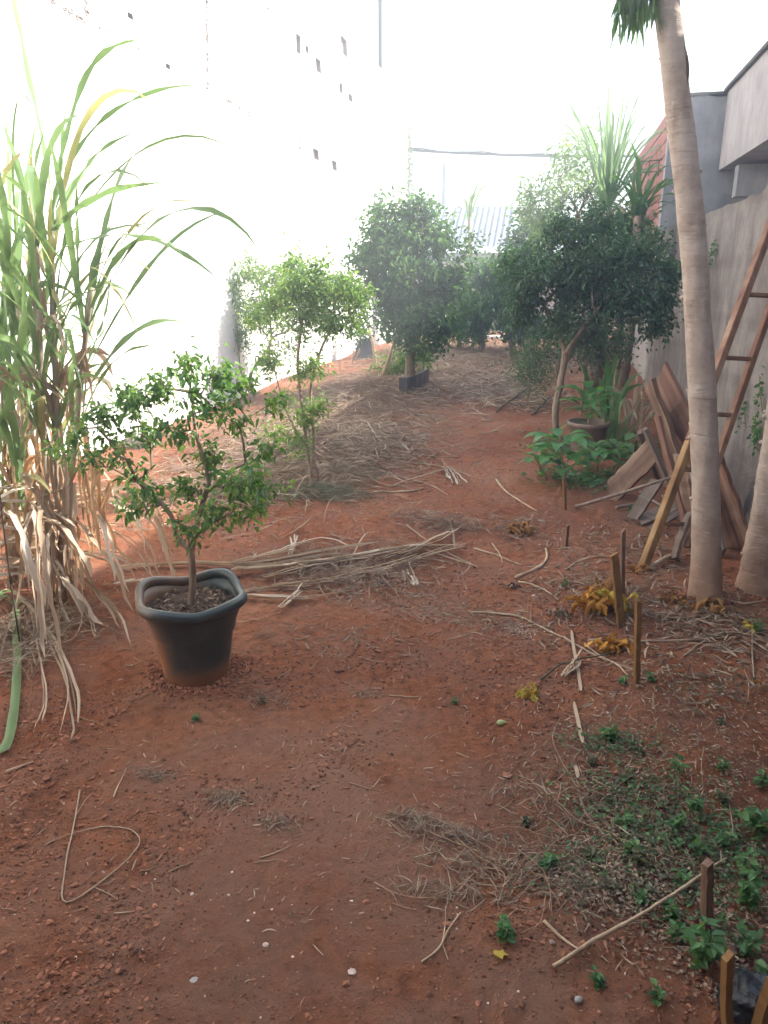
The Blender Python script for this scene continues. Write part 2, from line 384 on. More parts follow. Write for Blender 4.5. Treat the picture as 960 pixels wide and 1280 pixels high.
M['ladder_low'] = noisy('ladder_wood_yellow', [(.3, (.13, .07, .035)), (.5, (.235, .13, .055)), (.72, (.33, .22, .11))], 6, .8, .5, 50, (1.5, 1.5, .5))
M['pot'] = None

def pot_mat():
    m, t, b = newmat('pot_plastic'); c = coords(t, (1, 1, 1), False)
    sx = N(t, 'SeparateXYZ'); t.links.new(c, sx.inputs[0])
    n = N(t, 'TexNoise', Scale=9, Detail=6, Roughness=.65); t.links.new(c, n.inputs[0])
    base = ramp(t, n.outputs[0], [(.3, (.022, .034, .036)), (.6, (.042, .058, .058)), (.78, (.10, .085, .07))]).outputs[0]
    # red dust rubbed on the left flank and low down
    a = N(t, 'MapRange'); a.inputs[1].default_value = .0; a.inputs[2].default_value = -.11; t.links.new(sx.outputs[0], a.inputs[0])
    h = N(t, 'MapRange'); h.inputs[1].default_value = .42; h.inputs[2].default_value = .12; t.links.new(sx.outputs[2], h.inputs[0])
    k = N(t, 'Math', operation='MULTIPLY'); t.links.new(a.outputs[0], k.inputs[0]); t.links.new(h.outputs[0], k.inputs[1])
    q = ramp(t, n.outputs[0], [(.25, (.4, .4, .4)), (.65, (1, 1, 1))]); k2 = N(t, 'Math', operation='MULTIPLY', use_clamp=True)
    t.links.new(k.outputs[0], k2.inputs[0]); t.links.new(q.outputs[0], k2.inputs[1])
    h2 = N(t, 'MapRange'); h2.inputs[1].default_value = .10; h2.inputs[2].default_value = 0; h2.inputs[4].default_value = .7; t.links.new(sx.outputs[2], h2.inputs[0])
    mxx = N(t, 'Math', operation='MAXIMUM'); t.links.new(k2.outputs[0], mxx.inputs[0]); t.links.new(h2.outputs[0], mxx.inputs[1])
    col = mixc(t, mxx.outputs[0], base, (.42, .17, .06)); t.links.new(col, b.inputs['Base Color'])
    b.inputs['Roughness'].default_value = .42
    bp = N(t, 'Bump', Strength=.12, Distance=.006); t.links.new(n.outputs[0], bp.inputs['Height']); t.links.new(bp.outputs[0], b.inputs['Normal'])
    return m
M['pot'] = pot_mat()
M['potsoil'] = noisy('potting_soil', [(.3, (.035, .022, .018)), (.7, (.10, .065, .05))], 40, 1, .8, 90)
M['terracotta'] = noisy('terracotta', [(.3, (.14, .10, .08)), (.7, (.28, .20, .16))], 6, .9, .2, 40)
def wall_mat(name, stops, sc=3, drip=(.5, .5, .5), dripmix=.5, bump=.7, bs=35, bd=.02, courses=0):
    m, t, b = newmat(name); c = coords(t)
    n = N(t, 'TexNoise', Scale=sc, Detail=8, Roughness=.7); t.links.new(c, n.inputs[0])
    a = ramp(t, n.outputs[0], stops).outputs[0]
    c2 = coords(t, (4, 4, 1.3)); n2 = N(t, 'TexNoise', Scale=1.5, Detail=9, Roughness=.7); t.links.new(c2, n2.inputs[0])
    r = ramp(t, n2.outputs[0], [(.42, (0, 0, 0)), (.66, (1, 1, 1))]).outputs[0]
    k = N(t, 'Math', operation='MULTIPLY'); k.inputs[1].default_value = dripmix; t.links.new(r, k.inputs[0])
    a = mixc(t, k.outputs[0], a, drip)
    if courses:
        w_ = N(t, 'TexWave', bands_direction='Z', Scale=courses, Distortion=1.5); w_.inputs['Detail'].default_value = 3; t.links.new(c, w_.inputs[0])
        rr = ramp(t, w_.outputs[0], [(.0, (.72, .7, .68)), (.18, (1, 1, 1))]).outputs[0]
        a = mixc(t, .5, a, rr, 'MULTIPLY')
    t.links.new(a, b.inputs['Base Color']); b.inputs['Roughness'].default_value = .95; b.inputs['Specular IOR Level'].default_value = .15
    n3 = N(t, 'TexNoise', Scale=bs, Detail=8, Roughness=.7); t.links.new(c, n3.inputs[0])
    bp = N(t, 'Bump', Strength=bump, Distance=bd); t.links.new(n3.outputs[0], bp.inputs['Height']); t.links.new(bp.outputs[0], b.inputs['Normal'])
    return m
M['white'] = wall_mat('white_plaster', [(.3, (.74, .74, .73)), (.7, (.82, .82, .81))], 1.2, (.6, .58, .55), .25, .3)
M['rough'] = wall_mat('rough_render', [(.3, (.20, .165, .15)), (.5, (.33, .29, .265)), (.7, (.46, .41, .38))], 3.2, (.14, .115, .105), .5, 1, 45, .04, courses=.75)
M['concrete'] = wall_mat('smooth_render', [(.3, (.27, .26, .27)), (.5, (.37, .36, .37)), (.7, (.46, .45, .45))], 2.6, (.19, .185, .19), .5, .6)
M['concrete2'] = wall_mat('slab_render', [(.3, (.33, .30, .30)), (.5, (.45, .41, .41)), (.7, (.53, .49, .48))], 2.4, (.25, .21, .21), .5, .6)
M['darkcap'] = wall_mat('weathered_cap', [(.3, (.10, .09, .085)), (.7, (.22, .2, .18))], 5, (.06, .06, .05), .5, .8)
M['brick'] = noisy('red_brick', [(.3, (.30, .13, .11)), (.6, (.38, .18, .15)), (.8, (.44, .27, .23))], 5, .95, .5, 40, geo=True)
M['mortar'] = noisy('mortar', [(.3, (.30, .26, .24)), (.7, (.42, .38, .35))], 8, 1, .4, 40)
M['hole'] = noisy('bare_block', [(.3, (.20, .16, .15)), (.7, (.34, .29, .27))], 12, 1, .5, 40)
M['pipe'] = noisy('old_pipe', [(.3, (.05, .045, .055)), (.7, (.09, .08, .09))], 8, .6, .1, 40)
M['roofing'] = noisy('fibre_cement', [(.3, (.22, .25, .28)), (.7, (.34, .37, .40))], 4, .85, .3, 40, geo=True)
M['cable'] = noisy('cable_sheath', [(.3, (.02, .02, .02)), (.7, (.05, .05, .05))], 8, .6, .1, 40)
M['slate'] = noisy('dark_slab', [(.3, (.055, .05, .05)), (.6, (.11, .10, .10)), (.8, (.17, .15, .14))], 9, .8, .5, 50)
M['sheet'] = noisy('dark_sheet', [(.3, (.03, .03, .032)), (.7, (.08, .075, .075))], 9, .6, .3, 30)
M['blackplastic'] = noisy('black_bag_plastic', [(.3, (.012, .014, .018)), (.7, (.03, .034, .04))], 9, .25, .5, 14, bdist=.03)
M['iron'] = noisy('rusty_rod', [(.3, (.05, .035, .03)), (.7, (.14, .09, .07))], 20, .8, .3, 80)
M['fruit'] = noisy('green_fruit', [(.3, (.28, .36, .14)), (.7, (.42, .48, .24))], 20, .5, .1, 60)
def trunk_mat():
    m, t, b = newmat('papaya_bark'); c = coords(t, (1, 1, 1), False)
    n = N(t, 'TexNoise', Scale=7, Detail=8, Roughness=.7); t.links.new(c, n.inputs[0])
    a = ramp(t, n.outputs[0], [(.28, (.25, .19, .155)), (.5, (.40, .325, .275)), (.72, (.50, .43, .375))]).outputs[0]
    c2 = coords(t, (.9, .9, 6), False); n2 = N(t, 'TexNoise', Scale=5, Detail=5, Roughness=.7, Distortion=.6); t.links.new(c2, n2.inputs[0])
    r = ramp(t, n2.outputs[0], [(.3, (.72, .68, .64)), (.5, (1, 1, 1))]).outputs[0]
    a = mixc(t, .55, a, r, 'MULTIPLY')
    sx = N(t, 'SeparateXYZ'); t.links.new(c, sx.inputs[0])          # red dust splashed on the foot
    h = N(t, 'MapRange'); h.inputs[1].default_value = .55; h.inputs[2].default_value = 0; h.inputs[4].default_value = .75; t.links.new(sx.outputs[2], h.inputs[0])
    a = mixc(t, h.outputs[0], a, (.26, .135, .075))
    t.links.new(a, b.inputs['Base Color']); b.inputs['Roughness'].default_value = .85; b.inputs['Specular IOR Level'].default_value = .2
    mm = N(t, 'Math', operation='ADD'); t.links.new(n.outputs[0], mm.inputs[0]); t.links.new(n2.outputs[0], mm.inputs[1])
    bp = N(t, 'Bump', Strength=.9, Distance=.012); t.links.new(mm.outputs[0], bp.inputs['Height']); t.links.new(bp.outputs[0], b.inputs['Normal'])
    return m
M['papbark'] = trunk_mat()
# ---------------------------------------------------------------- ground
XW, XL = 1.30, -4.10                   # right boundary wall face, left building face
def make_ground():
    ys = [.7]
    while ys[-1] < 22: ys.append(ys[-1]*1.0058)
    ys = np.array([-290, -60, -12, -6, -3, -1.5, -.5, 0, .2, .4, .55]+ys+[23, 25, 30, 45, 90, 290])
    xs = np.concatenate([[-290, -60, -20, -8, -5, -4.4], np.arange(-4.15, 1.4, .0125), [1.6, 2.2, 3, 5, 12, 40, 290]])
    X, Y = np.meshgrid(xs, ys); Z = hfull(X, Y)
    far = (np.abs(X) > 12) | (np.abs(Y) > 30); Z[far] = 0
    V = np.stack([X, Y, Z], -1).reshape(-1, 3); nx, ny = len(xs), len(ys)
    i = (np.arange(ny-1)[:, None]*nx+np.arange(nx-1)[None]).ravel()[:, None]
    mb = MB(); mb.addarr(V, i+np.array([[0, 1, nx+1, nx]]))
    me = bpy.data.meshes.new('ground'); me.from_pydata(V.tolist(), [], mb.f); me.materials.append(M['soil'])
    me.polygons.foreach_set('use_smooth', [True]*len(me.polygons)); o = bpy.data.objects.new('ground', me); COL.objects.link(o)
    nm(o, kind='structure')
make_ground()
ICO = np.array([(0, 0, 1), (.89, 0, .45), (.28, .85, .45), (-.72, .53, .45), (-.72, -.53, .45), (.28, -.85, .45), (.72, .53, -.45), (-.28, .85, -.45), (-.89, 0, -.45), (-.28, -.85, -.45), (.72, -.53, -.45), (0, 0, -1)])
ICF = np.array([(0, 1, 2), (0, 2, 3), (0, 3, 4), (0, 4, 5), (0, 5, 1), (1, 6, 2), (2, 7, 3), (3, 8, 4), (4, 9, 5), (5, 10, 1), (6, 7, 2), (7, 8, 3), (8, 9, 4), (9, 10, 5), (10, 6, 1), (11, 7, 6), (11, 8, 7), (11, 9, 8), (11, 10, 9), (11, 6, 10)])
def lumps(name, n, size, mat, rg, px=(0, 960), py=(560, 1300), clump=True):
    xs = rg.uniform(*px, n*3); ys = rg.uniform(*py, n*3)
    # uniform in the picture = denser near by, which is where they show
    D = FW*F+RT*(xs-480)[:, None]+UP*(640-ys)[:, None]; z = np.zeros(len(xs))
    for _ in range(8): pts = C0+D*((CAMH-z)/-D[:, 2])[:, None]; z = .5*z+.5*hbase(pts[:, 0], pts[:, 1])
    pts = C0+D*((CAMH-z)/-D[:, 2])[:, None]; pts[:, 2] = hfull(pts[:, 0], pts[:, 1])
    if clump:
        k = vn(pts[:, 0]*3.1, pts[:, 1]*3.1, 11)+.6*vn(pts[:, 0]*1.3, pts[:, 1]*1.3, 21)
        pts = pts[np.argsort(-k+rg.normal(size=len(k))*.35)][:n]
    else: pts = pts[:n]
    s = np.minimum(size*np.exp(rg.normal(size=len(pts))*.5), size*2.2)*(.75+.1*pts[:, 1])
    jit = 1+.28*rg.normal(size=(len(pts), 12, 1)); sc = s[:, None, None]*np.stack([1+.3*rg.normal(size=len(pts)), 1+.3*rg.normal(size=len(pts)), .65+.1*rg.normal(size=len(pts))], -1)[:, None]
    V = pts[:, None]+ICO[None]*jit*sc+np.array([0, 0, .15])*s[:, None, None]
    mb = MB(); mb.addarr(V, (np.arange(len(pts))[:, None, None]*12+ICF[None]).reshape(-1, 3))
    nm(mb.build(name, mat), kind='stuff')
    return
rg = np.random.default_rng(3)
lumps('soil_clods', 9000, .0042, M['clod'], rg, py=(600, 1300))
lumps('soil_crumbs', 12000, .0021, M['clod'], rg, py=(640, 1300), clump=False)
lumps('dark_crumbs', 7000, .0026, M['darkclod'], rg, py=(560, 1300))
lumps('pale_pebbles', 260, .0021, M['pebble'], rg, py=(620, 1300), clump=False)

def straw_patch(name, label, cat, specs, mat, seed, Lr=(.05, .3), wid=.004, lift=.05, kind='stuff'):
    # specs: (px, py, sx, sy, n) gaussian patch on the ground in metres
    rg = np.random.default_rng(seed); mb = MB()
    for px, py, sx, sy, n in specs:
        c = G(px, py)
        p = c[:2]+rg.normal(size=(n, 2))*[sx, sy]
        ok = (p[:, 0] > XL+.1) & (p[:, 0] < XW-.05); p = p[ok]
        L = rg.uniform(*Lr, len(p)); a = rg.uniform(0, math.pi*2, len(p)); bend = rg.normal(size=len(p))*.5
        dz = rg.random(len(p))**2*lift*np.exp(-(((p-c[:2])/[sx, sy])**2).sum(1)*.3); tl = rg.normal(size=len(p))*.10+.05
        k = 4; s = np.linspace(-.5, .5, k)
        ang = a[:, None]+bend[:, None]*s[None]
        x = p[:, :1]+np.cumsum(np.cos(ang)*L[:, None]/k, 1)-L[:, None]*.5*np.cos(a)[:, None]; y = p[:, 1:]+np.cumsum(np.sin(ang)*L[:, None]/k, 1)-L[:, None]*.5*np.sin(a)[:, None]
        z = hfull(x, y)+.004+dz[:, None]+np.abs(tl[:, None]*L[:, None]*(s+.5))
        c3 = np.stack([x, y, z], -1); W = wid*(.5+rg.random(len(p)))[:, None, None]*np.array([.6, 1, 1, .35])[None, :, None]
        sd = np.stack([-np.sin(ang), np.cos(ang), rg.normal(size=ang.shape)*.5], -1)
        V = np.stack([c3-sd*W*.5, c3+sd*W*.5], 2).reshape(len(p), k*2, 3)
        i = np.arange(len(p))[:, None, None]*2*k+np.array([[0, 1, 3, 2], [2, 3, 5, 4], [4, 5, 7, 6]])[None]
        mb.addarr(V, i.reshape(-1, 4))
    o = mb.build(name, mat); nm(o, label, cat, kind=kind); return o
straw_patch('straw_litter', 'thick dry straw mulch mounded left of the path beyond the potted shrub', 'straw', [
    (400, 560, .50, .8, 4200), (450, 500, .6, 1.3, 5200), (330, 570, .5, .7, 2200), (300, 610, .4, .4, 500), (470, 555, .3, .5, 900)], M['straw_dark'], 11, (.08, .4), .005, .09)
straw_patch('pale_straw_litter', 'pale dry straw scattered over the mulch at left', 'straw', [
    (400, 560, .5, .9, 700), (450, 500, .6, 1.5, 900), (480, 470, .6, 1.2, 700)], M['straw'], 12, (.08, .45), .0065, .11)
straw_patch('straw_bed', 'broad bed of pale cut straw at the far end of the path', 'straw', [
    (600, 480, .55, 1.0, 3000), (620, 445, 1.0, 1.6, 4200), (560, 440, .8, 1.2, 2400), (650, 500, .3, .5, 500)], M['straw'], 13, (.1, .45), .009, .08)
straw_patch('dry_weed_heap', 'brown heap of dried weeds across the path below the mulch', 'dry weeds', [
    (550, 655, .17, .10, 500)], M['straw_dark'], 14, (.05, .22), .003, .07)
straw_patch('dry_weed_heap', 'dark tangle of dried weeds beside the pot under the long cane leaves', 'dry weeds', [
    (430, 725, .28, .13, 1100), (500, 700, .2, .15, 500), (400, 700, .2, .1, 300)], M['straw_dark'], 15, (.04, .2), .003, .06)
straw_patch('dry_weed_heap', 'thin brown dried weeds pulled over the bare soil in the middle', 'dry weeds', [
    (560, 770, .25, .10, 420), (640, 790, .15, .1, 150), (420, 800, .22, .1, 260)], M['straw_dark'], 16, (.02, .10), .003, .02)
straw_patch('dry_weed_heap', 'wiry heap of pulled dry weeds with long runners at lower right', 'dry weeds', [
    (620, 1085, .14, .05, 330), (560, 1045, .10, .018, 260), (520, 1025, .05, .010, 90), (700, 1010, .12, .12, 250), (690, 1110, .12, .06, 260), (760, 1060, .12, .10, 260), (560, 1120, .07, .015, 110)], M['straw_dark'], 17, (.015, .11), .002, .03)
straw_patch('fallen_litter', 'brown leaf litter between the trunks and the planks', 'leaf litter', [
    (800, 690, .3, .25, 600), (760, 740, .25, .2, 600), (900, 790, .2, .15, 500), (860, 840, .25, .2, 300), (650, 660, .12, .2, 220)], M['straw_dark'], 18, (.02, .13), .006, .03)
straw_patch('fine_litter', 'fine dry chaff sprinkled over the red soil', 'chaff', [
    (480, 700, .9, .9, 900), (300, 1000, .5, .35, 200), (820, 950, .3, .3, 900), (250, 640, .5, .4, 600), (600, 600, .5, 1.0, 900), (870, 1080, .16, .2, 700), (70, 760, .3, .3, 500), (530, 900, .4, .4, 150)], M['straw'], 19, (.01, .06), .0022, .01)
straw_patch('dark_litter', 'patches of dark crumbled weeds on the soil in the foreground', 'dry weeds', [
    (285, 1000, .035, .02, 260), (190, 970, .04, .015, 170), (230, 1100, .3, .05, 60), (345, 1030, .04, .02, 150), (330, 875, .05, .03, 150), (455, 870, .05, .02, 120), (130, 900, .2, .2, 200)], M['straw_dark'], 20, (.008, .04), .002, .008)
# fine dry stems over the green margin of the mulch
straw_patch('green_grass', 'low green grass growing at the foot of the thin shrub', 'grass', [
    (400, 620, .20, .12, 1500), (440, 600, .2, .2, 500), (340, 590, .4, .3, 700), (420, 560, .3, .4, 400)], M['weedgrey'], 21, (.05, .14), .003, .08)

# ---------------------------------------------------------------- left building wall
def left_wall():
    root = empty('house_wall', (XL, 8, 0), 'tall sunlit white plastered side wall of the neighbouring house at left', 'wall')
    Y0, Y1, Z1 = -3., 17.6, 8.5
    holes = []
    for px, py, w_, h_ in [(395, 193, .34, .16), (418, 207, .34, .16), (398, 82, .30, .20), (430, 58, .45, .28), (373, 55, .22, .26), (438, 122, .3, .13), (426, 110, .22, .16), (210, 83, .10, .05), (163, 20, .10, .05), (384, 62, .16, .1)]:
        p = PX(px, py, XL); holes.append((p[1]-w_/2, p[1]+w_/2, p[2]-h_/2, p[2]+h_/2))
    ys = sorted({Y0, Y1, *[h[0] for h in holes], *[h[1] for h in holes]}); zs = sorted({-.3, Z1, *[h[2] for h in holes], *[h[3] for h in holes]})
    mb = MB(); V = [(XL, y, z) for y in ys for z in zs]; nz = len(zs); f = []
    for i in range(len(ys)-1):
        for j in range(nz-1):
            cy, cz = (ys[i]+ys[i+1])/2, (zs[j]+zs[j+1])/2
            if any(h[0] < cy < h[1] and h[2] < cz < h[3] for h in holes): continue
            f.append((i*nz+j, (i+1)*nz+j, (i+1)*nz+j+1, i*nz+j+1))
    mb.add(V, f)
    X2 = XL-.25
    mb.add([(XL, Y1, -.3), (X2, Y1, -.3), (X2, Y1, Z1), (XL, Y1, Z1), (XL, Y0, -.3), (X2, Y0, -.3), (X2, Y0, Z1), (XL, Y0, Z1)], [(0, 1, 2, 3), (4, 7, 6, 5), (3, 2, 6, 7), (1, 5, 6, 2)])
    mb.build('plaster_face', M['white'], root)
    mb = MB()
    for a, b, c, d in holes:
        x1 = XL-.07; q = [(XL, a, c), (XL, b, c), (XL, b, d), (XL, a, d), (x1, a, c), (x1, b, c), (x1, b, d), (x1, a, d)]
        mb.add(q, [(0, 1, 5, 4), (1, 2, 6, 5), (2, 3, 7, 6), (3, 0, 4, 7), (4, 5, 6, 7)])
        h = mb.build('putlog_hole', M['hole'], root); mb = MB()
    # broken cement line and cracks: irregular lumps just proud of the plaster
    rg = np.random.default_rng(5)
    def crumb_line(a, b, n, s, gaps):
        mb = MB()
        for k in range(n):
            t = rg.random()
            if any(g0 < t < g1 for g0, g1 in gaps): continue
            p = PX(a[0]*(1-t)+b[0]*t, a[1]*(1-t)+b[1]*t, XL); p[1:] += rg.normal(size=2)*s*.5
            q = s*(.4+rg.random())
            box(mb, (XL+.003, p[1], p[2]), (.014, q*1.4, q*.7), m=0)
        mb.build('broken_plaster_line', M['hole'], root)
    crumb_line((65, 2), (110, 28), 26, .02, []); crumb_line((125, 34), (180, 62), 16, .02, [(.4, .55)])
    crumb_line((258, 0), (259, 112), 90, .025, [(.5, .58)]); crumb_line((282, 124), (318, 144), 26, .03, [(.3, .42)])
    crumb_line((325, 146), (350, 162), 12, .03, []); crumb_line((107, 0), (108, 26), 14, .02, []); crumb_line((372, 160), (376, 195), 18, .04, []); crumb_line((440, 215), (441, 232), 10, .05, [])
    crumb_line((330, 5), (336, 14), 5, .03, []); crumb_line((437, 4), (441, 14), 8, .05, [])
    # drainpipe
    p = PX(475, 200, XL+.06); mb = MB(); tube(mb, [(XL+.07, p[1], 1.2), (XL+.07, p[1], 8.4)], .045, 8)
    for z in (2, 3.6, 5.2): box(mb, (XL+.04, p[1], z), (.08, .14, .05))
    mb.build('drainpipe', M['pipe'], root)
    # far corner pier with creeper
    y2 = PX(503, 200, XL)[1]; mb = MB(); box(mb, (XL-.02, (Y1+.01+y2)/2, 2.7), (.3, y2-Y1-.02, 6.0)); mb.build('end_wall', M['white'], root)
    return y2
YEND = left_wall()
rg = np.random.default_rng(8)
mb = MB(); n = 700; p0 = PX(503, 245, XL); p1 = PX(503, 160, XL)
t = rg.random(n)**1.3; pp = np.stack([XL+.16+rg.normal(size=n)*.07, YEND+rg.normal(size=n)*.10+.05, 1.2+t*(p1[2]-1.2)], -1)
LL = .05+.04*rg.random(n); leafcloud(mb, pp, rg.normal(size=(n, 3)), LL, LL*.7, rg)
r_ = empty('creeper', (XL+.16, YEND, 0), 'creeper climbing the far corner of the white house wall', 'climbing plant')
nm(mb.build('foliage', M['leafmid'], r_), kind='stuff'); mb = MB(); tube(mb, [(XL+.16, YEND+.05, 0), (XL+.2, YEND, 1.5), (XL+.16, YEND+.05, p1[2])], .02, 5); mb.build('stem', M['bark'], r_)

# ---------------------------------------------------------------- right boundary wall and house
def rough_sheet(mb, o, u, v, nu, nv, amp, nrm, sd, top=0):
    o, u, v, nrm = map(np.asarray, (o, u, v, nrm)); A, B = np.meshgrid(np.linspace(0, 1, nu), np.linspace(0, 1, nv))
    lu, lv = np.linalg.norm(u), np.linalg.norm(v)
    d = amp*(vn(A*lu*2, B*lv*2, sd)+.5*vn(A*lu*7, B*lv*7, sd+1)+.25*vn(A*lu*20, B*lv*20, sd+2))
    V = o+A[..., None]*u+B[..., None]*v+d[..., None]*nrm
    if top: V[-1, :, 2] += top*vn(np.linspace(0, 1, nu)*lu*5, 0, sd+5)
    i = (np.arange(nv-1)[:, None]*nu+np.arange(nu-1)[None]).ravel()[:, None]
    mb.addarr(V.reshape(-1, 3), i+np.array([[0, 1, nu+1, nu]])); return V
YB = 11.9; HW = 2.12
root = empty('boundary_wall', (XW, 3, 0), 'rough grey rendered boundary wall along the right side behind the ladder', 'wall')
mb = MB(); V = rough_sheet(mb, (XW, -4, -.2), (0, YB+4-.05, 0), (0, 0, HW+.2), 300, 60, .010, (-1, 0, 0), 31, .02)
tp = V[-1]; bk = tp+np.array([.16, 0, 0]); n = len(tp)
mb.add(np.vstack([tp, bk]), [(i, i+1, n+i+1, n+i) for i in range(n-1)])
mb.add([(XW+.16, -4, -.2), (XW+.16, YB-.05, -.2), (XW+.16, YB-.05, HW-.02), (XW+.16, -4, HW-.02)], [(0, 1, 2, 3)])
mb.build('render_face', M['rough'], root, True)
# house behind it
hroot = empty('neighbour_house', (2.2, 6, 0), 'grey rendered neighbouring house with concrete parapet and bare brick flank beyond the right wall', 'house')
XF = 1.98; ZT = 3.80; ZB = 2.86
mb = MB(); rough_sheet(mb, (XW+.01, YB, 0), (XF+1.9-XW, 0, 0), (0, 0, ZT), 60, 80, .008, (0, -1, 0), 41, .015)
mb.add([(XW+.01, YB, ZT), (XF+1.9, YB, ZT), (XF+1.9, YB+.18, ZT), (XW+.01, YB+.18, ZT)], [(0, 1, 2, 3)]); mb.build('end_wall', M['concrete'], hroot, True)
mb = MB(); box(mb, (XF+.4, (YB-5)/2+.0-.0, (ZT+ZB)/2+.03), (.8, YB+5-.12, ZT-ZB)); mb.build('parapet', M['concrete2'], hroot)
mb = MB(); box(mb, (XF+.56, (YB-5)/2, ZB/2), (.3, YB+5-.14, ZB-.01)); mb.build('side_wall', M['concrete2'], hroot)
mb = MB(); box(mb, (XF+.24, YB-.9, ZB-.19), (.34, .22, .36)); box(mb, (XF+.33, YB-.9, ZB-.7), (.16, .22, .66)); mb.build('bracket', M['concrete'], hroot)
mb = MB(); box(mb, (XF+.38, (YB-5)/2, ZT+.05), (.86, YB+5-.1, .04)); mb.build('coping', M['darkcap'], hroot)
mb = MB(); box(mb, ((XW+XF+1.9)/2+.0, YB+.09, ZT+.03), (XF+1.96-XW, .26, .035)); mb.build('coping', M['darkcap'], hroot)
# brick flank
YF = 18.2; XBr = XW+.03
mb = MB(); box(mb, (XBr+.12, (YB+YF)/2+.1, ZT/2-.01), (.2, YF-YB-.22, ZT-.04)); box(mb, (XBr+2.2, (YB+YF)/2+.1, ZT/2-.06), (3.94, YF-YB-.22, ZT-.14)); mb.build('flank_wall', M['mortar'], hroot)
bm_ = MB(); box(bm_, (0, 0, 0), (.03, .285, .175), bev=.006); src = bm_.build('brick', M['brick']); src.data.transform(__import__('mathutils').Matrix.Translation((0, 0, -.0875)))
hp = np.array(hroot.location[:]); first = True
for r in range(11):
    for c in range(20):
        y = YB+.42+c*.30+(.15 if r % 2 else 0); z = ZT-.16-r*.19
        if y > YF-.2: continue
        o = src if first else src.copy(); first = False
        if o is not src: COL.objects.link(o)
        o.parent = hroot; o.location = (XBr+.012+random.uniform(-.004, .004)-hp[0]-0, y-hp[1], z-hp[2]); o.rotation_euler = (random.uniform(-.01, .01), 0, random.uniform(-.015, .015))
mb = MB(); box(mb, (XBr+.02, YB+.14, ZT/2-.01), (.07, .24, ZT-.03)); mb.build('corner_pier', M['concrete'], hroot)
# rusty wire bracket on the corner
mb = MB(); p = P(812, 208, YB-.06)
for dx in (-.10, 0, .12): tube(mb, [(p[0]+dx, YB-.05, p[2]-.12), (p[0]+dx, YB-.05, p[2]+.08)], .008, 5)
for dz in (-.08, .06): tube(mb, [(p[0]-.16, YB-.05, p[2]+dz), (p[0]+.16, YB-.05, p[2]+dz+.02)], .008, 5)
mb.build('wire_bracket', M['iron'], hroot)

# ---------------------------------------------------------------- behind the far end
YR = 24.
root = empty('shed', (P(575, 300, YR)[0], YR, 0), 'low shed with a pale corrugated fibre cement roof behind the far trees', 'shed')
a = P(500, 262, YR+2.2); b = P(645, 262, YR+2.2); ce = P(500, 312, YR); 
for (x0, x1, nme, dz) in ((a[0], P(562, 262, YR+2.2)[0], 'roof_sheet', 0), (P(566, 262, YR+2.2)[0], b[0], 'roof_sheet', .06)):
    mb = MB(); n = int((x1-x0)/.03); xs = np.linspace(x0, x1, n); zc = .028*np.sin(xs*2*math.pi/.177)
    V = np.concatenate([np.stack([xs, np.full(n, YR), ce[2]+zc+dz], -1), np.stack([xs, np.full(n, YR+1.1), (ce[2]+a[2])/2+zc+dz], -1), np.stack([xs, np.full(n, YR+2.2), a[2]+zc+dz], -1)])
    mb.add(V, [(r*n+i, r*n+i+1, r*n+n+i+1, r*n+n+i) for r in (0, 1) for i in range(n-1)]); mb.build(nme, M['roofing'], root, True)
mb = MB(); box(mb, ((a[0]+b[0])/2, YR+1.3, (ce[2]-.1)/2), (b[0]-a[0]-.3, 2.0, ce[2]-.1)); mb.build('shed_wall', M['concrete'], root)
# low white kerb wall at the far end
p = P(590, 424, 18.2); q = P(652, 424, 18.2)
mb = MB(); box(mb, ((p[0]+q[0])/2, 18.3, p[2]), (q[0]-p[0], .15, .16), bev=.01); nm(mb.build('kerb_wall', M['white']), 'low white kerb across the far end of the plot', 'kerb')
mb = MB(); box(mb, (-1.4, 20.6, .9), (5.4, .15, 1.8)); nm(mb.build('back_wall', M['mortar']), 'grey back wall hidden behind the far hedge', 'wall')
# utility pole and cables
x = P(555, 260, 30)[0]; zt = P(555, 205, 30)[2]
pr = empty('utility_pole', (x, 30, 0), 'slender concrete utility pole behind the corrugated roof', 'utility pole')
mb = MB(); tube(mb, [(x, 30, 0), (x, 30, zt)], [.13, .08], 10); mb.build('shaft', M['roofing'], pr)
mb = MB(); tube(mb, [(x, 30, zt-.2), (x, 30, zt+.05)], [.05, .03], 8); mb.build('pole_cap', M['pipe'], pr)
for (y0, y1, sag, rr, lb) in ((187, 196, .05, .034, 'thick dark bundled cable strung across the sky from the white wall corner'), (160, 166, .05, .006, 'thin upper cable across the sky above the thick bundle'), (131, 139, .03, .006, 'topmost thin cable across the pale sky')):
    A = P(503, y0, 22); B = P(1100, y1+(y1-y0)*2, 24); B[2] = A[2]+.1
    pts = [A*(1-t)+B*t-np.array([0, 0, sag*4*t*(1-t)*5]) for t in np.linspace(0, 1, 24)]
    mb = MB(); tube(mb, pts, rr, 6)
    if rr > .02: tube(mb, [q_+np.array([0, 0, .03+.03*math.sin(i*2.1)]) for i, q_ in enumerate(pts)], .02, 5)
    nm(mb.build('overhead_cable', M['cable'], None, True), lb, 'cable')
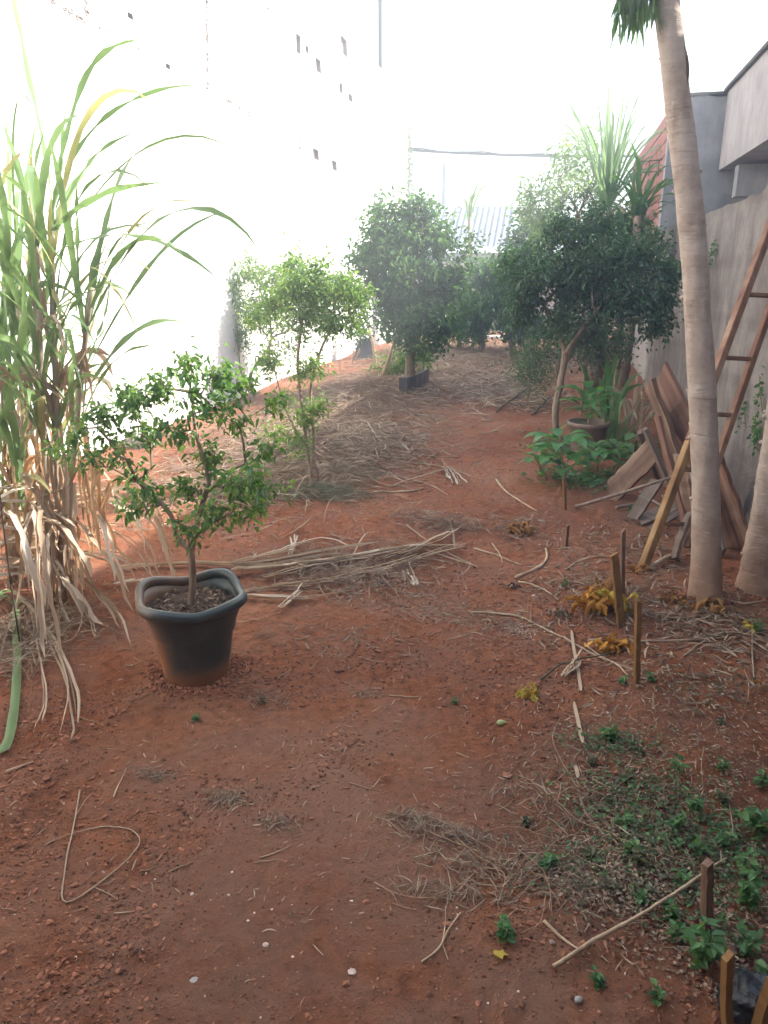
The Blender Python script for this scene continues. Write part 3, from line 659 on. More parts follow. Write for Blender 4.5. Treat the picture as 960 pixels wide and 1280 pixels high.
# ---------------------------------------------------------------- trees
def Gt(px, py): return G(px, py, -.02)
B = Gt(512, 488); Yc = B[1]
tree('small_tree', 'dense rounded dark green tree in the middle with a straight trunk by the planter edging', 'tree',
     [[B, P(513, 450, Yc), P(516, 410, Yc), P(518, 360, Yc)]],
     [(500, 290, 40, 0), (470, 315, 30, .1), (536, 302, 32, .1), (515, 350, 55, 0), (553, 352, 26, 0), (478, 365, 30, 0), (520, 400, 50, -.1), (556, 400, 22, 0), (525, 262, 16, 0), (480, 270, 14, 0), (570, 335, 12, 0), (455, 300, 10, 0), (448, 335, 10, 0), (540, 262, 9, 0), (495, 248, 8, 0), (590, 300, 9, 0), (450, 390, 9, 0)],
     270, 14500, .075, (M['bark'], M['leafmid']), 51, Yc, .065, .003, W=.5, spread=.09, step=.2)
B = Gt(697, 548); Yr = B[1]
tree('small_tree', 'dark green spreading tree at right with crooked forked pale trunk', 'tree',
     [[B, P(694, 515, Yr), P(702, 470, Yr), P(706, 440, Yr), P(694, 405, Yr+.1), P(672, 370, Yr+.1)],
      [P(705, 445, Yr), P(722, 420, Yr-.1), P(748, 385, Yr-.1), P(780, 350, Yr-.1)], [P(700, 475, Yr), P(716, 430, Yr+.2), P(726, 400, Yr+.2)]],
     [(670, 345, 42, 0), (730, 335, 50, 0), (785, 320, 42, .1), (650, 385, 28, 0), (715, 385, 38, 0), (780, 375, 42, -.1), (828, 372, 30, -.1), (835, 330, 20, 0), (740, 290, 30, .1), (700, 290, 24, 0), (640, 330, 22, .2), (820, 410, 16, -.1), (745, 415, 16, .1)],
     300, 17000, .046, (M['bark'], M['leafdark']), 52, Yr, .034, .0022, W=.5, spread=.065)
B = Gt(320, 497); Ya = B[1]
tree('light_shrub', 'airy pale green shrub with twin bent stems standing nearest the white wall', 'shrub',
     [[B, P(312, 470, Ya), P(338, 430, Ya), P(335, 390, Ya)], [Gt(316, 500), P(300, 460, Ya), P(298, 420, Ya), P(290, 380, Ya)]],
     [(400, 370, 26, -.2), (430, 365, 22, -.3), (375, 345, 22, 0), (262, 370, 14, 0), (375, 380, 24, 0), (405, 400, 20, 0), (420, 350, 16, 0), (450, 375, 12, 0), (270, 350, 12, 0), (300, 420, 18, 0), (360, 420, 18, 0), (290, 355, 28, 0), (325, 345, 30, .1), (355, 355, 30, 0), (310, 390, 28, 0), (345, 395, 26, 0), (280, 385, 14, 0), (370, 335, 16, 0), (310, 325, 10, 0)],
     360, 9000, .048, (M['bark'], M['leaflight']), 53, Ya, .02, .0022, bare=.15)
B = Gt(392, 612); Yb = B[1]
tree('light_shrub', 'thin multi stemmed pale green shrub rising out of the straw mulch', 'shrub',
     [[B, P(384, 560, Yb), P(376, 500, Yb), P(372, 450, Yb), P(378, 400, Yb)], [Gt(386, 610), P(392, 550, Yb+.1), P(388, 490, Yb+.1), P(400, 440, Yb+.1), P(420, 400, Yb+.1)],
      [Gt(400, 608), P(390, 570, Yb-.05), P(360, 520, Yb-.05), P(345, 470, Yb)]],
     [(345, 380, 22, .1), (320, 400, 16, .1), (365, 330, 16, .1), (440, 400, 16, 0), (400, 370, 30, .1), (435, 365, 24, 0), (420, 400, 20, 0), (378, 400, 24, 0), (365, 360, 20, 0), (390, 460, 18, 0), (340, 450, 18, 0), (385, 520, 14, 0), (375, 555, 12, -.1), (350, 500, 12, 0), (400, 505, 10, 0), (345, 540, 12, 0), (455, 370, 10, 0), (400, 335, 12, 0)],
     320, 6400, .038, (M['bark'], M['leaflight']), 54, Yb, .016, .0016, bare=.15, step=.1, spread=.045)
# pot and its shrub
PB = G(246, 838); PB[2] -= .02; rt = P(240, 742, PB[1]); PH = float(rt[2]-PB[2]); sc = PB[1]/1006*1.08
def pot():
    root = empty('plant_pot', PB, 'large dark grey plastic pot with wavy squared rim and red dust on its left side', 'plant pot')
    R1, R0 = 75*sc, 47*sc; n = 64; th = np.linspace(0, 2*math.pi, n, endpoint=False)
    def ring(r, z, sq, a0=rad(33)):
        c = np.abs(np.cos(th-a0)); s = np.abs(np.sin(th-a0)); e = 2+sq*1.9
        k = (c**e+s**e)**(-1/e); return np.stack([PB[0]+r*k*np.cos(th), PB[1]+r*k*np.sin(th), np.full(n, PB[2]+z)+sq*(-.016*np.cos(4*(th-a0)))], -1)
    def loft(rings):
        mb = MB(); m_ = len(rings); mb.add(np.concatenate(rings), [(i*n+j, i*n+(j+1) % n, (i+1)*n+(j+1) % n, (i+1)*n+j) for i in range(m_-1) for j in range(n)]); return mb
    H = PH
    b = loft([ring(R0*.2, .0, 0), ring(R0*.94, .0, 0), ring(R0, .012, 0), ring(R0*1.03, .05, .02), ring(R0*1.10, H*.3, .1), ring(R0*1.2, H*.6, .3), ring(R1*.88, H*.85, .6), ring(R1*.90, H*.93, .75),
              ring(R1*.86, H*.93, .75), ring(R1*.82, H*.8, .6), ring(R1*.78, H*.6, .4)]); b.build('pot_body', M['pot'], root, True)
    lip = []
    for a in np.linspace(-.5*math.pi, 1.6*math.pi, 14): lip.append(ring(R1*.93+math.cos(a)*R1*.085, H*.97+math.sin(a)*R1*.11, .8))
    loft(lip).build('rim', M['pot'], root, True)
    mb = MB(); rr = [ring(R1*.84*t, H*.86, .6*t) for t in (.02, .2, .4, .6, .8, 1)]; 
    for i, r in enumerate(rr): r[:, 2] = PB[2]+H*.84+.012*vn(r[:, 0]*40, r[:, 1]*40, 3)+.015*(1-i/5)
    mb = loft(rr); mb.build('potting_soil', M['potsoil'], root, True)
    rg = np.random.default_rng(2); n_ = 260; a = rg.random(n_)*6.28; r = np.sqrt(rg.random(n_))*R1*.78
    mb = MB(); p = np.stack([PB[0]+r*np.cos(a), PB[1]+r*np.sin(a), np.full(n_, PB[2]+H*.84+.015)], -1); LL = rg.uniform(.012, .04, n_)
    D = rg.normal(size=(n_, 3)); D[:, 2] *= .3; leafcloud(mb, p, D, LL, LL*.3, rg, up=1.); nm(mb.build('mulch', M['straw_dark'], root), kind='stuff')
pot()
tb = np.array([PB[0]-.005, PB[1], PB[2]+PH*.84]); Yp = float(PB[1])
tree('potted_shrub', 'small glossy leaved shrub with short forked trunk growing in the dark grey pot', 'shrub',
     [[tb, P(241, 725, Yp), P(239, 690, Yp)], [P(239, 690, Yp), P(222, 672, Yp), P(214, 645, Yp-.02), P(195, 622, Yp), P(170, 600, Yp)], [P(239, 690, Yp), P(250, 640, Yp+.02), P(262, 600, Yp+.05), P(266, 560, Yp+.1)],
      [P(256, 620, Yp), P(285, 590, Yp), P(318, 575, Yp), P(335, 560, Yp)], [P(236, 680, Yp), P(255, 660, Yp-.1), P(290, 640, Yp-.12)], [P(262, 600, Yp+.05), P(245, 540, Yp+.1), P(240, 490, Yp+.1)]],
     [(165, 500, 30, 0), (200, 480, 26, .1), (125, 520, 24, 0), (95, 540, 18, -.05), (140, 560, 26, 0), (180, 540, 26, .1), (235, 455, 26, 0), (280, 470, 26, .1), (305, 480, 22, 0), (250, 500, 26, 0), (290, 520, 24, 0), (225, 530, 22, 0), (170, 590, 24, 0),
      (160, 640, 18, -.1), (75, 560, 14, -.05), (110, 575, 16, 0), (340, 500, 14, .1), (185, 620, 22, 0), (325, 625, 18, -.15), (225, 650, 12, -.1), (230, 610, 20, .0), (290, 615, 28, -.1), (320, 600, 20, -.1), (270, 645, 22, -.12), (240, 665, 12, -.1), (310, 640, 18, 0), (255, 560, 20, .1), (235, 680, 8, -.1), (335, 560, 14, 0), (350, 610, 10, -.05)],
     300, 3100, .032, (M['bark'], M['leafpot']), 55, Yp, .0155, .0012, step=.06, spread=.022, W=.46, bare=.05, down=.35)

# hedge and trees at the far end
def bush(name, label, cat, px, py, spec, natt, nleaf, L, mat, seed, Y=None, tr=.05, group=None, W=.5, tips=.003):
    b = Gt(px, py) if Y is None else np.array([P(px, 400, Y)[0], Y, 0.])
    Yb_ = b[1]; c = P(spec[0][0], spec[0][1], Yb_+spec[0][3])
    return tree(name, label, cat, [[b, b*.6+c*.4, b*.25+c*.75]], spec, natt, nleaf, L, (M['bark'], mat), seed, Yb_, tr, tips, group=group, W=W, spread=.12, step=.3)
bush('hedge_tree', 'leafy hedge tree with bright leaves behind the straw bed left of the right hand tree', 'tree', 605, 420, [(605, 345, 30, 0), (600, 385, 28, 0), (615, 345, 18, 0), (590, 410, 20, 0)], 90, 3600, .10, M['leafmid'], 61, Y=16.)
bush('hedge_tree', 'dark hedge tree at the far end just left of the spreading tree', 'tree', 640, 420, [(640, 370, 32, 0), (650, 330, 30, 0), (655, 405, 28, 0), (665, 290, 22, 0)], 90, 5200, .10, M['leafdark'], 62, Y=15.)
bush('hedge_tree', 'low dark hedge bush behind the dense middle tree', 'tree', 575, 425, [(575, 385, 26, 0), (555, 400, 24, 0), (590, 405, 18, 0)], 70, 2600, .10, M['leafdark'], 63, Y=16.5)
bush('bamboo_clump', 'tall feathery light green tree rising above the right hand tree', 'tree', 700, 430, [(715, 215, 28, 0), (690, 250, 30, 0), (660, 250, 22, 0), (730, 170, 16, 0), (700, 190, 14, 0), (740, 230, 24, 0), (680, 290, 30, 0), (720, 280, 32, 0), (765, 260, 18, 0)], 150, 2900, .11, M['leaflight'], 64, Y=13.5, tr=.05, W=.28)
bush('hedge_tree', 'dark bushy tree against the brick flank of the house', 'tree', 780, 450, [(780, 290, 22, 0), (795, 310, 24, 0), (770, 330, 28, 0), (750, 350, 28, 0)], 100, 3800, .08, M['leafmid'], 65, Y=10.2)
bush('bush', 'dark understory bush right of the forked trunk', 'bush', 735, 470, [(735, 430, 24, 0), (710, 420, 20, .3), (765, 430, 22, 0), (675, 425, 14, .5)], 90, 2600, .05, M['leafdark'], 66, Y=9.2, tr=.02)
bush('bush', 'low bright green bush at the trunk foot of the middle tree by the wall', 'bush', 500, 470, [(495, 455, 16, .0), (520, 445, 18, .3), (480, 460, 10, 0), (535, 440, 10, .4)], 50, 1000, .07, M['leaflight'], 67, Y=11.8, tr=.015)
bush('bush', 'feathery green bush at the right edge of the straw bed', 'bush', 665, 460, [(665, 445, 18, 0), (655, 465, 12, 0), (675, 470, 14, 0)], 50, 1300, .06, M['leafmid'], 68, Y=9.6, tr=.01, W=.2)

# blades: one object per long leaf
def arc(p0, d0, L, droop, n=12):
    p = [np.array(p0, float)]; d = unit(d0)
    for i in range(n-1):
        d = unit(d+np.array([0, 0, -1])*droop*(i/n)**1.2/n*2); p.append(p[-1]+d*L/(n-1))
    return np.array(p)
def tuft(name, label, cat, base, n, L, wid, mat, seed, droop=2., spread=.6, z0=0, leafname='leaf', trunkr=0, ttop=None):
    rg = np.random.default_rng(seed); root = empty(name, base, label, cat)
    c = np.array(base)+np.array([0, 0, z0])
    if trunkr:
        mb = MB(); tube(mb, [base, (np.array(base)*.5+c*.5)+np.array([.05, 0, 0]), c], [trunkr*1.2, trunkr, trunkr*.9], 8); mb.build('trunk', M['bark'], root, True)
    for i in range(n):
        a = rg.random()*6.28; e = rg.normal()*spread
        d = np.array([math.cos(a)*abs(e), math.sin(a)*abs(e), 1.]); l = L*(.6+.5*rg.random())
        p0 = c+rg.normal(size=3)*[.04, .04, .03]
        mb = MB(); ribbon(mb, arc(p0, d, l, droop*(.6+.8*rg.random())), wid*(.7+.5*rg.random()), twist=rg.normal()*.5, side=np.cross(d, [0, 0, 1])+rg.normal(size=3)*.2)
        mb.build(leafname, mat, root, True)
    return root
b = np.array([P(748, 400, 10.8)[0], 10.8, 0.]); z = P(745, 262, 10.8)[2]
tuft('spiky_plant', 'tall spiky plant with a shaggy trunk and upright blade leaves above the right hand tree', 'plant', b, 75, 1.45, .042, M['canepale'], 71, 1.7, .6, z0=z, trunkr=.09)
root = bpy.data.objects['spiky_plant']; rg = np.random.default_rng(72)
for i in range(34):
    mb = MB(); a = rg.random()*6.28; zz = z-rg.random()*.9; p0 = b+np.array([math.cos(a)*.09, math.sin(a)*.09, zz])
    ribbon(mb, arc(p0, [math.cos(a)*.5, math.sin(a)*.5, .1], .45+.4*rg.random(), 7), .05, twist=rg.normal()); mb.build('dry_leaf', M['dryleaf'], root, True)
b = np.array([P(785, 400, 10.)[0], 10., 0.]); z = P(785, 270, 10.)[2]
tuft('spiky_plant', 'drooping bladed plant leaning against the brick flank of the house', 'plant', b, 36, .8, .045, M['leafmid'], 73, 2.8, .8, z0=z, trunkr=.05)
tuft('spiky_plant', 'small tuft of blades peeping over the hedge above the corrugated roof', 'plant', np.array([P(583, 400, 17)[0], 17, 0]), 16, .9, .05, M['cane'], 74, 3.5, 1., z0=P(583, 275, 17)[2], trunkr=.04)

# ---------------------------------------------------------------- sugarcane clump
SC = Gt(58, 735); Ys = float(SC[1])
rg = np.random.default_rng(90)
cane = empty('sugarcane_clump', SC, 'tall sugarcane clump at left with green blades above and shaggy dry leaves below', 'sugarcane')
stalks = [[(50, 745), (40, 640), (30, 540), (25, 420), (20, 300)], [(62, 740), (58, 620), (52, 500), (48, 380), (45, 300)], [(75, 735), (72, 620), (70, 500), (66, 380), (64, 290)], [(40, 740), (25, 650), (10, 560), (0, 450)], [(80, 730), (85, 640), (95, 540), (105, 440), (115, 360)], [(30, 745), (8, 660), (-15, 560), (-30, 400)]]
SP = []
for i, s in enumerate(stalks):
    dy = rg.normal()*.15; pts = [P(a, b_, Ys+dy) for a, b_ in s]; pts[0] = np.array([pts[0][0], pts[0][1], SC[2]]); pts = cr(pts, 30); SP.append(pts)
    k = np.arange(30); rr = .0155*(1+.18*(k % 3 == 0))*(1-.3*k/30); mb = MB(); tube(mb, pts, rr, 8); mb.build('stalk', M['stalk'], cane, True)
def blade_px(px, w_, mat, dY=0., dY2=0., name='leaf', n=16, twist=0., fold=.25, prof='leaf', side=None):
    k = len(px); pts = [P(a, b_, Ys+dY+(dY2-dY)*i/(k-1)) for i, (a, b_) in enumerate(px)]
    mb = MB(); ribbon(mb, cr(pts, n), w_, fold=fold, twist=twist, side=FW if side is None else side, prof=prof); return mb.build(name, mat, cane, True)
def shred(pts, w_, mat, name, parent, k=3, side=None, tw=.6):
    mb = MB(); pts = np.asarray(pts); T = unit(pts[-1]-pts[0]); u = unit(np.cross(T, [0, 0, 1]) if side is None else side); n = len(pts); s = np.linspace(0, 1, n)[:, None]
    for q in range(k):
        o = (q-(k-1)/2)*w_/k; m_ = int(n*(.6+.4*rg.random())); sp = rg.normal(size=3)*.035*(.5+w_*10); sp[2] *= .4
        pp = pts+u*o*.8+sp*s**2.2+np.cumsum(rg.normal(size=(n, 3))*.002, 0); pp[:, 2] = np.maximum(pp[:, 2], hbase(pp[:, 0], pp[:, 1])+.012)
        ribbon(mb, pp[:m_] if q else pp, w_/k*(1.0+.5*rg.random()), fold=.5, twist=rg.normal()*tw, side=u+np.array([0, 0, .5]), prof='strip')
    return mb.build(name, mat, parent, True)
E = []
# blades read one by one from the photograph (width as the photo shows it)
for px, w_, mk, tw in [([(68, 290), (58, 200), (35, 90), (18, 0), (12, -40)], .05, 'cane', 1.5), ([(64, 270), (80, 180), (105, 100), (135, 62), (178, 47)], .035, 'cane', 1.3), ([(70, 260), (95, 190), (140, 140), (200, 112), (258, 105)], .03, 'cane', 1.0),
                   ([(68, 280), (100, 220), (130, 185), (178, 160)], .03, 'cane', 1.2), ([(66, 290), (90, 265), (140, 238), (205, 227)], .032, 'cane', 1.2), ([(64, 325), (80, 310), (130, 295), (180, 296), (232, 318), (275, 350)], .035, 'cane', 1.3),
                   ([(62, 285), (72, 230), (78, 180), (82, 130)], .06, 'cane', 1.5), ([(66, 288), (82, 252), (112, 205)], .06, 'cane', 1.4), ([(70, 385), (100, 368), (150, 356), (200, 360), (260, 385)], .022, 'cane', 1.2),
                   ([(108, 332), (125, 340), (150, 370), (175, 420)], .025, 'caneyel', 1.2), ([(50, 310), (60, 340), (72, 380), (85, 430)], .05, 'caneyel', 1.4), ([(95, 390), (97, 330), (96, 260), (95, 230)], .03, 'cane', 1.5),
                   ([(20, 420), (12, 340), (5, 260), (-5, 190)], .05, 'cane', 1.4), ([(28, 300), (40, 260), (45, 200), (60, 150)], .03, 'cane', 1.3), ([(-5, 250), (10, 210), (36, 180)], .05, 'caneyel', 1.0), ([(2, 430), (10, 360), (0, 300), (-10, 260)], .05, 'cane', 1.3),
                   ([(50, 500), (30, 430), (10, 380), (-5, 360)], .045, 'cane', 1.3), ([(60, 460), (80, 400), (110, 360), (125, 340)], .03, 'cane', 1.3), ([(60, 520), (90, 460), (125, 420), (138, 400)], .03, 'cane', 1.4), ([(100, 480), (118, 430), (132, 390), (140, 330)], .028, 'cane', 1.3),
                   ([(45, 560), (50, 500), (60, 440), (62, 400)], .05, 'caneyel', 1.4), ([(70, 540), (60, 500), (56, 450), (60, 420)], .05, 'cane', 1.3), ([(30, 640), (22, 560), (5, 470), (-8, 420)], .055, 'cane', 1.3), ([(35, 660), (28, 620), (8, 540), (-10, 500)], .05, 'cane', 1.1),
                   ([(10, 480), (18, 380), (30, 250), (45, 150)], .05, 'cane', 1.3), ([(-5, 430), (8, 330), (12, 230), (5, 120)], .055, 'cane', 1.3), ([(35, 420), (38, 320), (25, 220), (2, 150)], .05, 'cane', 1.3), ([(15, 560), (20, 450), (40, 380), (70, 330)], .05, 'cane', 1.3), ([(-8, 600), (10, 500), (28, 420), (30, 340)], .06, 'cane', 1.3), ([(20, 500), (8, 440), (5, 400)], .04, 'cane', 1.4), ([(75, 520), (78, 470), (75, 420), (50, 400)], .04, 'cane', 1.2), ([(55, 600), (66, 560), (98, 500), (115, 490)], .03, 'caneyel', 1.2), ([(90, 540), (98, 480), (110, 460), (140, 452)], .03, 'cane', 1.2)]:
    blade_px(px, w_, M[mk], rg.normal()*.08, rg.normal()*.25, twist=rg.normal()*.4)
for i in range(125):                                     # fill with growing blades
    s = SP[i % 6]; k = int(rg.integers(10, 29)); p0 = s[k]; a = rg.random()*6.28; e = .25+.5*rg.random()
    d = np.array([math.cos(a)*e, math.sin(a)*e, 1]); L = .45+.75*rg.random(); mk = 'cane' if rg.random() < .9 else 'caneyel'
    mb = MB(); ribbon(mb, arc(p0, d, L, 1.2+3.5*rg.random(), 14), .014+.026*rg.random(), twist=rg.normal()*.9); mb.build('leaf', M[mk], cane, True)
for i in range(115):                                     # dry sheaths hanging down the stalks
    s = SP[i % 6]; k = int(rg.integers(2, 24)); p0 = s[k]+rg.normal(size=3)*.015; a = rg.random()*6.28; e = .08+.3*rg.random()**2
    L = min(.25+.5*rg.random(), max(.2, p0[2]+.1)); d = np.array([math.cos(a)*e, math.sin(a)*e, (.4 if rg.random() < .3 else -.8)])
    pts = arc(p0, d, L, 5 if d[2] > 0 else 1.2, 12); pts[:, :2] += np.cumsum(rg.normal(size=(12, 2))*.006, 0); pts[:, 2] = np.maximum(pts[:, 2], hbase(pts[:, 0], pts[:, 1])+.015)
    shred(pts, .016+.026*rg.random(), M['dryleaf' if rg.random() < .7 else 'dryorange'], 'dry_leaf', cane, 2, tw=1.2)
for px, w_, mk in [([(28, 592), (50, 620), (72, 660), (84, 700), (72, 740)], .05, 'dryleaf'), ([(140, 600), (133, 620), (128, 640), (142, 665), (148, 695)], .035, 'dryorange'), ([(120, 565), (118, 620), (120, 680)], .05, 'dryorange'), ([(105, 590), (112, 640), (118, 690)], .035, 'dryorange'),
                   ([(75, 690), (95, 690), (120, 740), (150, 780), (163, 825)], .03, 'dryleaf'), ([(80, 680), (100, 720), (130, 745), (158, 790)], .03, 'dryleaf'), ([(70, 660), (100, 690), (130, 700), (160, 712)], .03, 'dryleaf'), ([(60, 640), (68, 700), (62, 760), (56, 770)], .03, 'dryleaf'),
                   ([(20, 745), (45, 770), (75, 815), (95, 870), (88, 935)], .035, 'dryleaf'), ([(35, 760), (60, 800), (80, 840), (94, 905), (90, 930)], .025, 'dryleaf'), ([(40, 770), (50, 820), (60, 880), (52, 920)], .018, 'dryleaf'), ([(85, 720), (110, 770), (120, 800), (128, 790)], .025, 'dryleaf'),
                   ([(30, 760), (10, 790), (-10, 830)], .03, 'dryleaf'), ([(20, 755), (22, 850), (12, 930), (-8, 950)], .034, 'cane'), ([(22, 760), (10, 740), (-10, 760)], .05, 'cane'), ([(24, 690), (14, 600), (-5, 560)], .04, 'dryorange')]:
    pts = []
    for j, (a, b_) in enumerate(px):
        q = P(a, b_, Ys-.1); g = G(a, min(b_, 1280), .02) if b_ > 600 else None
        if g is not None and (g[1] < Ys-.1): q = g           # lies on the ground in front of the clump
        pts.append(q)
    if 'dry' in mk: shred(cr(pts, 18), w_*.85, M[mk], 'dry_leaf', cane, 3, side=RT)
    else: mb = MB(); ribbon(mb, cr(pts, 18), w_, fold=.35, prof='strip', side=RT, twist=rg.normal()*.5); mb.build('leaf', M[mk], cane, True)
for i in range(34):                                     # dry leaves spilling from the clump onto the soil
    a = rg.uniform(-2.6, .75); L = .35+.5*rg.random(); z0 = .12+.45*rg.random(); p0 = np.array(SC)+np.array([rg.normal()*.12, rg.normal()*.08, z0])
    pts = arc(p0, [math.cos(a)*.8, math.sin(a)*.8, .25], L+z0*.6, 4+2*rg.random(), 16); pts[:, :2] += np.cumsum(rg.normal(size=(16, 2))*.006, 0)
    zz = hbase(pts[:, 0], pts[:, 1])+.02; k = np.argmax(pts[:, 2] < zz) if (pts[:, 2] < zz).any() else 16
    for j in range(k, 16): q = pts[j-1]+np.array([math.cos(a), math.sin(a), 0])*(L+z0*.6)/15; pts[j] = [q[0]+rg.normal()*.004, q[1]+rg.normal()*.004, float(hbase(q[0], q[1]))+.02]
    shred(pts, .018+.022*rg.random(), M['paleleaf' if rg.random() < .6 else 'dryleaf'], 'dry_leaf', cane, 2, tw=.9)
# iron rod leaning by the clump
mb = MB(); g = G(26, 812); tube(mb, [g, P(12, 720, g[1]), P(2, 640, g[1]), P(-6, 560, g[1])], .0035, 6); nm(mb.build('iron_rod', M['iron'], None, True), 'thin dark rod standing in front of the sugarcane at the left edge', 'rod')
straw_patch('straw_tangle', 'tangle of thin straw at the foot of the sugarcane', 'straw', [(35, 800, .14, .10, 420), (80, 770, .15, .08, 160), (15, 840, .08, .08, 110)], M['straw_dark'], 22, (.08, .35), .0028, .09)
# ---------------------------------------------------------------- papaya trunks
def papaya(label, cl, widths, base, seed, scars=True):
    Y = float(base[1]); pts = cr([base if i == 0 else P(a, b_, Y+dy) for i, (a, b_, dy) in enumerate(cl)], 130)
    root = empty('papaya_tree', base, label, 'tree'); n = 28; ks = np.linspace(0, len(widths)-1, 130)
    r0 = np.interp(ks, range(len(widths)), widths)*mpp(Y)/2
    rg = np.random.default_rng(seed); ring = np.zeros(130)
    for k in np.cumsum(rg.uniform(3.5, 7, 40)).astype(int):
        if k < 129: ring[k] += .020; ring[k-1] += .009
    r = r0*(1+ring); r[:9] *= 1+.30*(1-np.arange(9)/9)**2; r *= 1+.025*vn(np.arange(130)*.23, 0, seed)+.012*vn(np.arange(130)*.9, 0, seed+3)
    T = np.gradient(pts, axis=0); T /= np.linalg.norm(T, axis=1)[:, None]
    a = np.arange(n)*2*math.pi/n; V = []
    for i in range(130):
        u = unit(np.cross(T[i], [0, 1, 0])); w_ = np.cross(T[i], u)
        rr = r[i]*(1+.055*vn(np.cos(a)*2+i*.15, np.sin(a)*2, seed)); tilt = .012*np.sin(a+i*.05)
        V.append(pts[i]+np.outer(np.cos(a)*rr, u)+np.outer(np.sin(a)*rr, w_))
    mb = MB(); mb.add(np.concatenate(V), [(i*n+j, i*n+(j+1) % n, (i+1)*n+(j+1) % n, (i+1)*n+j) for i in range(129) for j in range(n)]); mb.build('trunk', M['papbark'], root, True)
    # leaf scars: shallow crescent lumps
    mb = MB()
    for k in range(34):
        i = int(rg.integers(8, 125)); al = rg.uniform(math.pi, 2*math.pi); u = unit(np.cross(T[i], [0, 1, 0])); w_ = np.cross(T[i], u)
        c = pts[i]+(u*math.cos(al)+w_*math.sin(al))*r[i]*.97; q = .012+.008*rg.random()
        v = ICO*np.array([q, q, q*.7]); mb.addarr(v+c, ICF)
    nm(mb.build('leaf_scar', M['papbark'], root, True), kind='stuff')
    return root, pts, r
TB = Gt(882, 748); proot, ppts, pr_ = papaya('smooth pale ringed papaya trunk standing beside the ladder, leaning left as it rises', [(882, 748, 0), (883, 650, 0), (880, 540, 0), (874, 420, 0), (866, 300, 0), (853, 180, .0), (842, 80, 0), (833, -10, 0), (826, -120, 0), (822, -240, 0)], [36, 33, 30.5, 29.5, 29, 28, 27, 25, 22, 20], TB, 5)
TB2 = Gt(944, 738); p2root, p2, pr2 = papaya('second pale papaya trunk at the right edge of the picture', [(944, 738, 0), (957, 660, 0), (972, 560, 0), (988, 450, 0), (1010, 300, 0), (1030, 100, 0), (1040, -100, 0)], [42, 39, 36, 34, 32, 30, 28], TB2, 6)
def pap_leaf(root, p0, d, L, droop, size, mat, rg, withered=False):
    pet = arc(p0, d, L, droop, 10); mb = MB(); tube(mb, pet, np.linspace(.009, .005, 10), 6); pt = mb.build('leaf_stalk', M['stalk'], root, True)
    e = pet[-1]; hd = unit(pet[-1]-pet[-2]); mb = MB(); u = unit(np.cross(hd, [0, 0, 1])+np.array([1e-3, 0, 0]))
    nl = 9
    for k in range(nl):
        a = (k-(nl-1)/2)/(nl-1)*4.4
        dd = hd*math.cos(a)+u*math.sin(a); 
        if withered: dd = unit(np.array([dd[0]*.35, dd[1]*.35, -1]))
        l = size*(1-.10*abs(k-(nl-1)/2))*(.8+.4*rg.random())
        ribbon(mb, arc(e, dd, l, .8 if withered else 1.6, 8), l*.34, prof='leaf', fold=.5 if withered else .2, side=np.cross(dd, [0, 0, 1])+rg.normal(size=3)*.2)
        for sg in (-1, 1):
            d2 = unit(dd+np.cross(dd, [0, 0, 1])*.7*sg+(np.array([0, 0, -.8]) if withered else 0)); ribbon(mb, arc(e+dd*l*.45, d2, l*.5, 1.5, 6), l*.2, prof='leaf', fold=.4)
    mb.build('leaf', mat, root, True)
rg = np.random.default_rng(31); top = ppts[-1]
for k in range(11):
    a = k*2.4; pap_leaf(proot, top-np.array([0, 0, .03*k]), [math.cos(a), math.sin(a), .7], .55, 1.5, .26, M['broad'], rg)
# withered leaf hanging beside the trunk at the top of the picture
Yt = float(TB[1]); a0 = P(836, -60, Yt); 
for (ex, ey, s_) in ((800, -25, .24), (812, -30, .20), (790, -15, .22)):
    mb = MB(); e = P(ex, ey, Yt-.05); pts = cr([a0, (a0+e)/2+np.array([0, 0, .05]), e], 8); tube(mb, pts, .006, 6); mb.build('leaf_stalk', M['stalk'], proot, True)
    mb = MB()
    for k in range(24):
        dd = np.array([rg.normal()*.25, rg.normal()*.2, -1]); l = s_*(.4+.7*rg.random()); ribbon(mb, arc(e+rg.normal(size=3)*[.025, .02, .01], dd, l, .5, 9), .014+.014*rg.random(), fold=.6, twist=rg.normal()*2.5, side=RT)
    mb.build('withered_leaf', M['leafmid'], proot, True)
# dark knot / husk clinging to the right flank near (858,85)
mb = MB(); 
for k in range(5):
    s_ = P(852+k*1.5, 45+k*6, Yt-.03); ribbon(mb, arc(s_, [.12, 0, -1], .12, .4, 6), .03, fold=.4, twist=rg.normal()*.5, side=RT)
mb.build('dry_husk', M['straw_dark'], proot, True)

# ---------------------------------------------------------------- ladder
def beam(mb, a, b, w_, t_, hint=(0, 0, 1), bev=.003, m=0, seg=1):
    a = np.asarray(a, float); b = np.asarray(b, float); z = unit(b-a); x = unit(np.cross(hint, z)); y = np.cross(z, x)
    box(mb, (a+b)/2, (w_, t_, float(np.linalg.norm(b-a))), ax=[x, y, z], bev=bev)
A0 = G(803, 712); A1 = PX(962, 284, XW-.10)
lad = empty('ladder', A0, 'old brown wooden ladder leaning on the rough wall behind the papaya trunk', 'ladder')
off = np.array([.215, .12, 0.]); dn = unit(A1-A0); hint = unit(np.cross(dn, off)); A2 = A1+dn*.55
Am = A0+(A1-A0)*.36; mb = MB(); beam(mb, A0-dn*.02, Am, .042, .052, hint, .004); nm(mb.build('rail', M['ladder_low'], lad), 'yellowed lower length of the near rail')
mb = MB(); beam(mb, Am+dn*.002, A2, .042, .052, hint, .004); mb.build('rail', M['ladder'], lad)
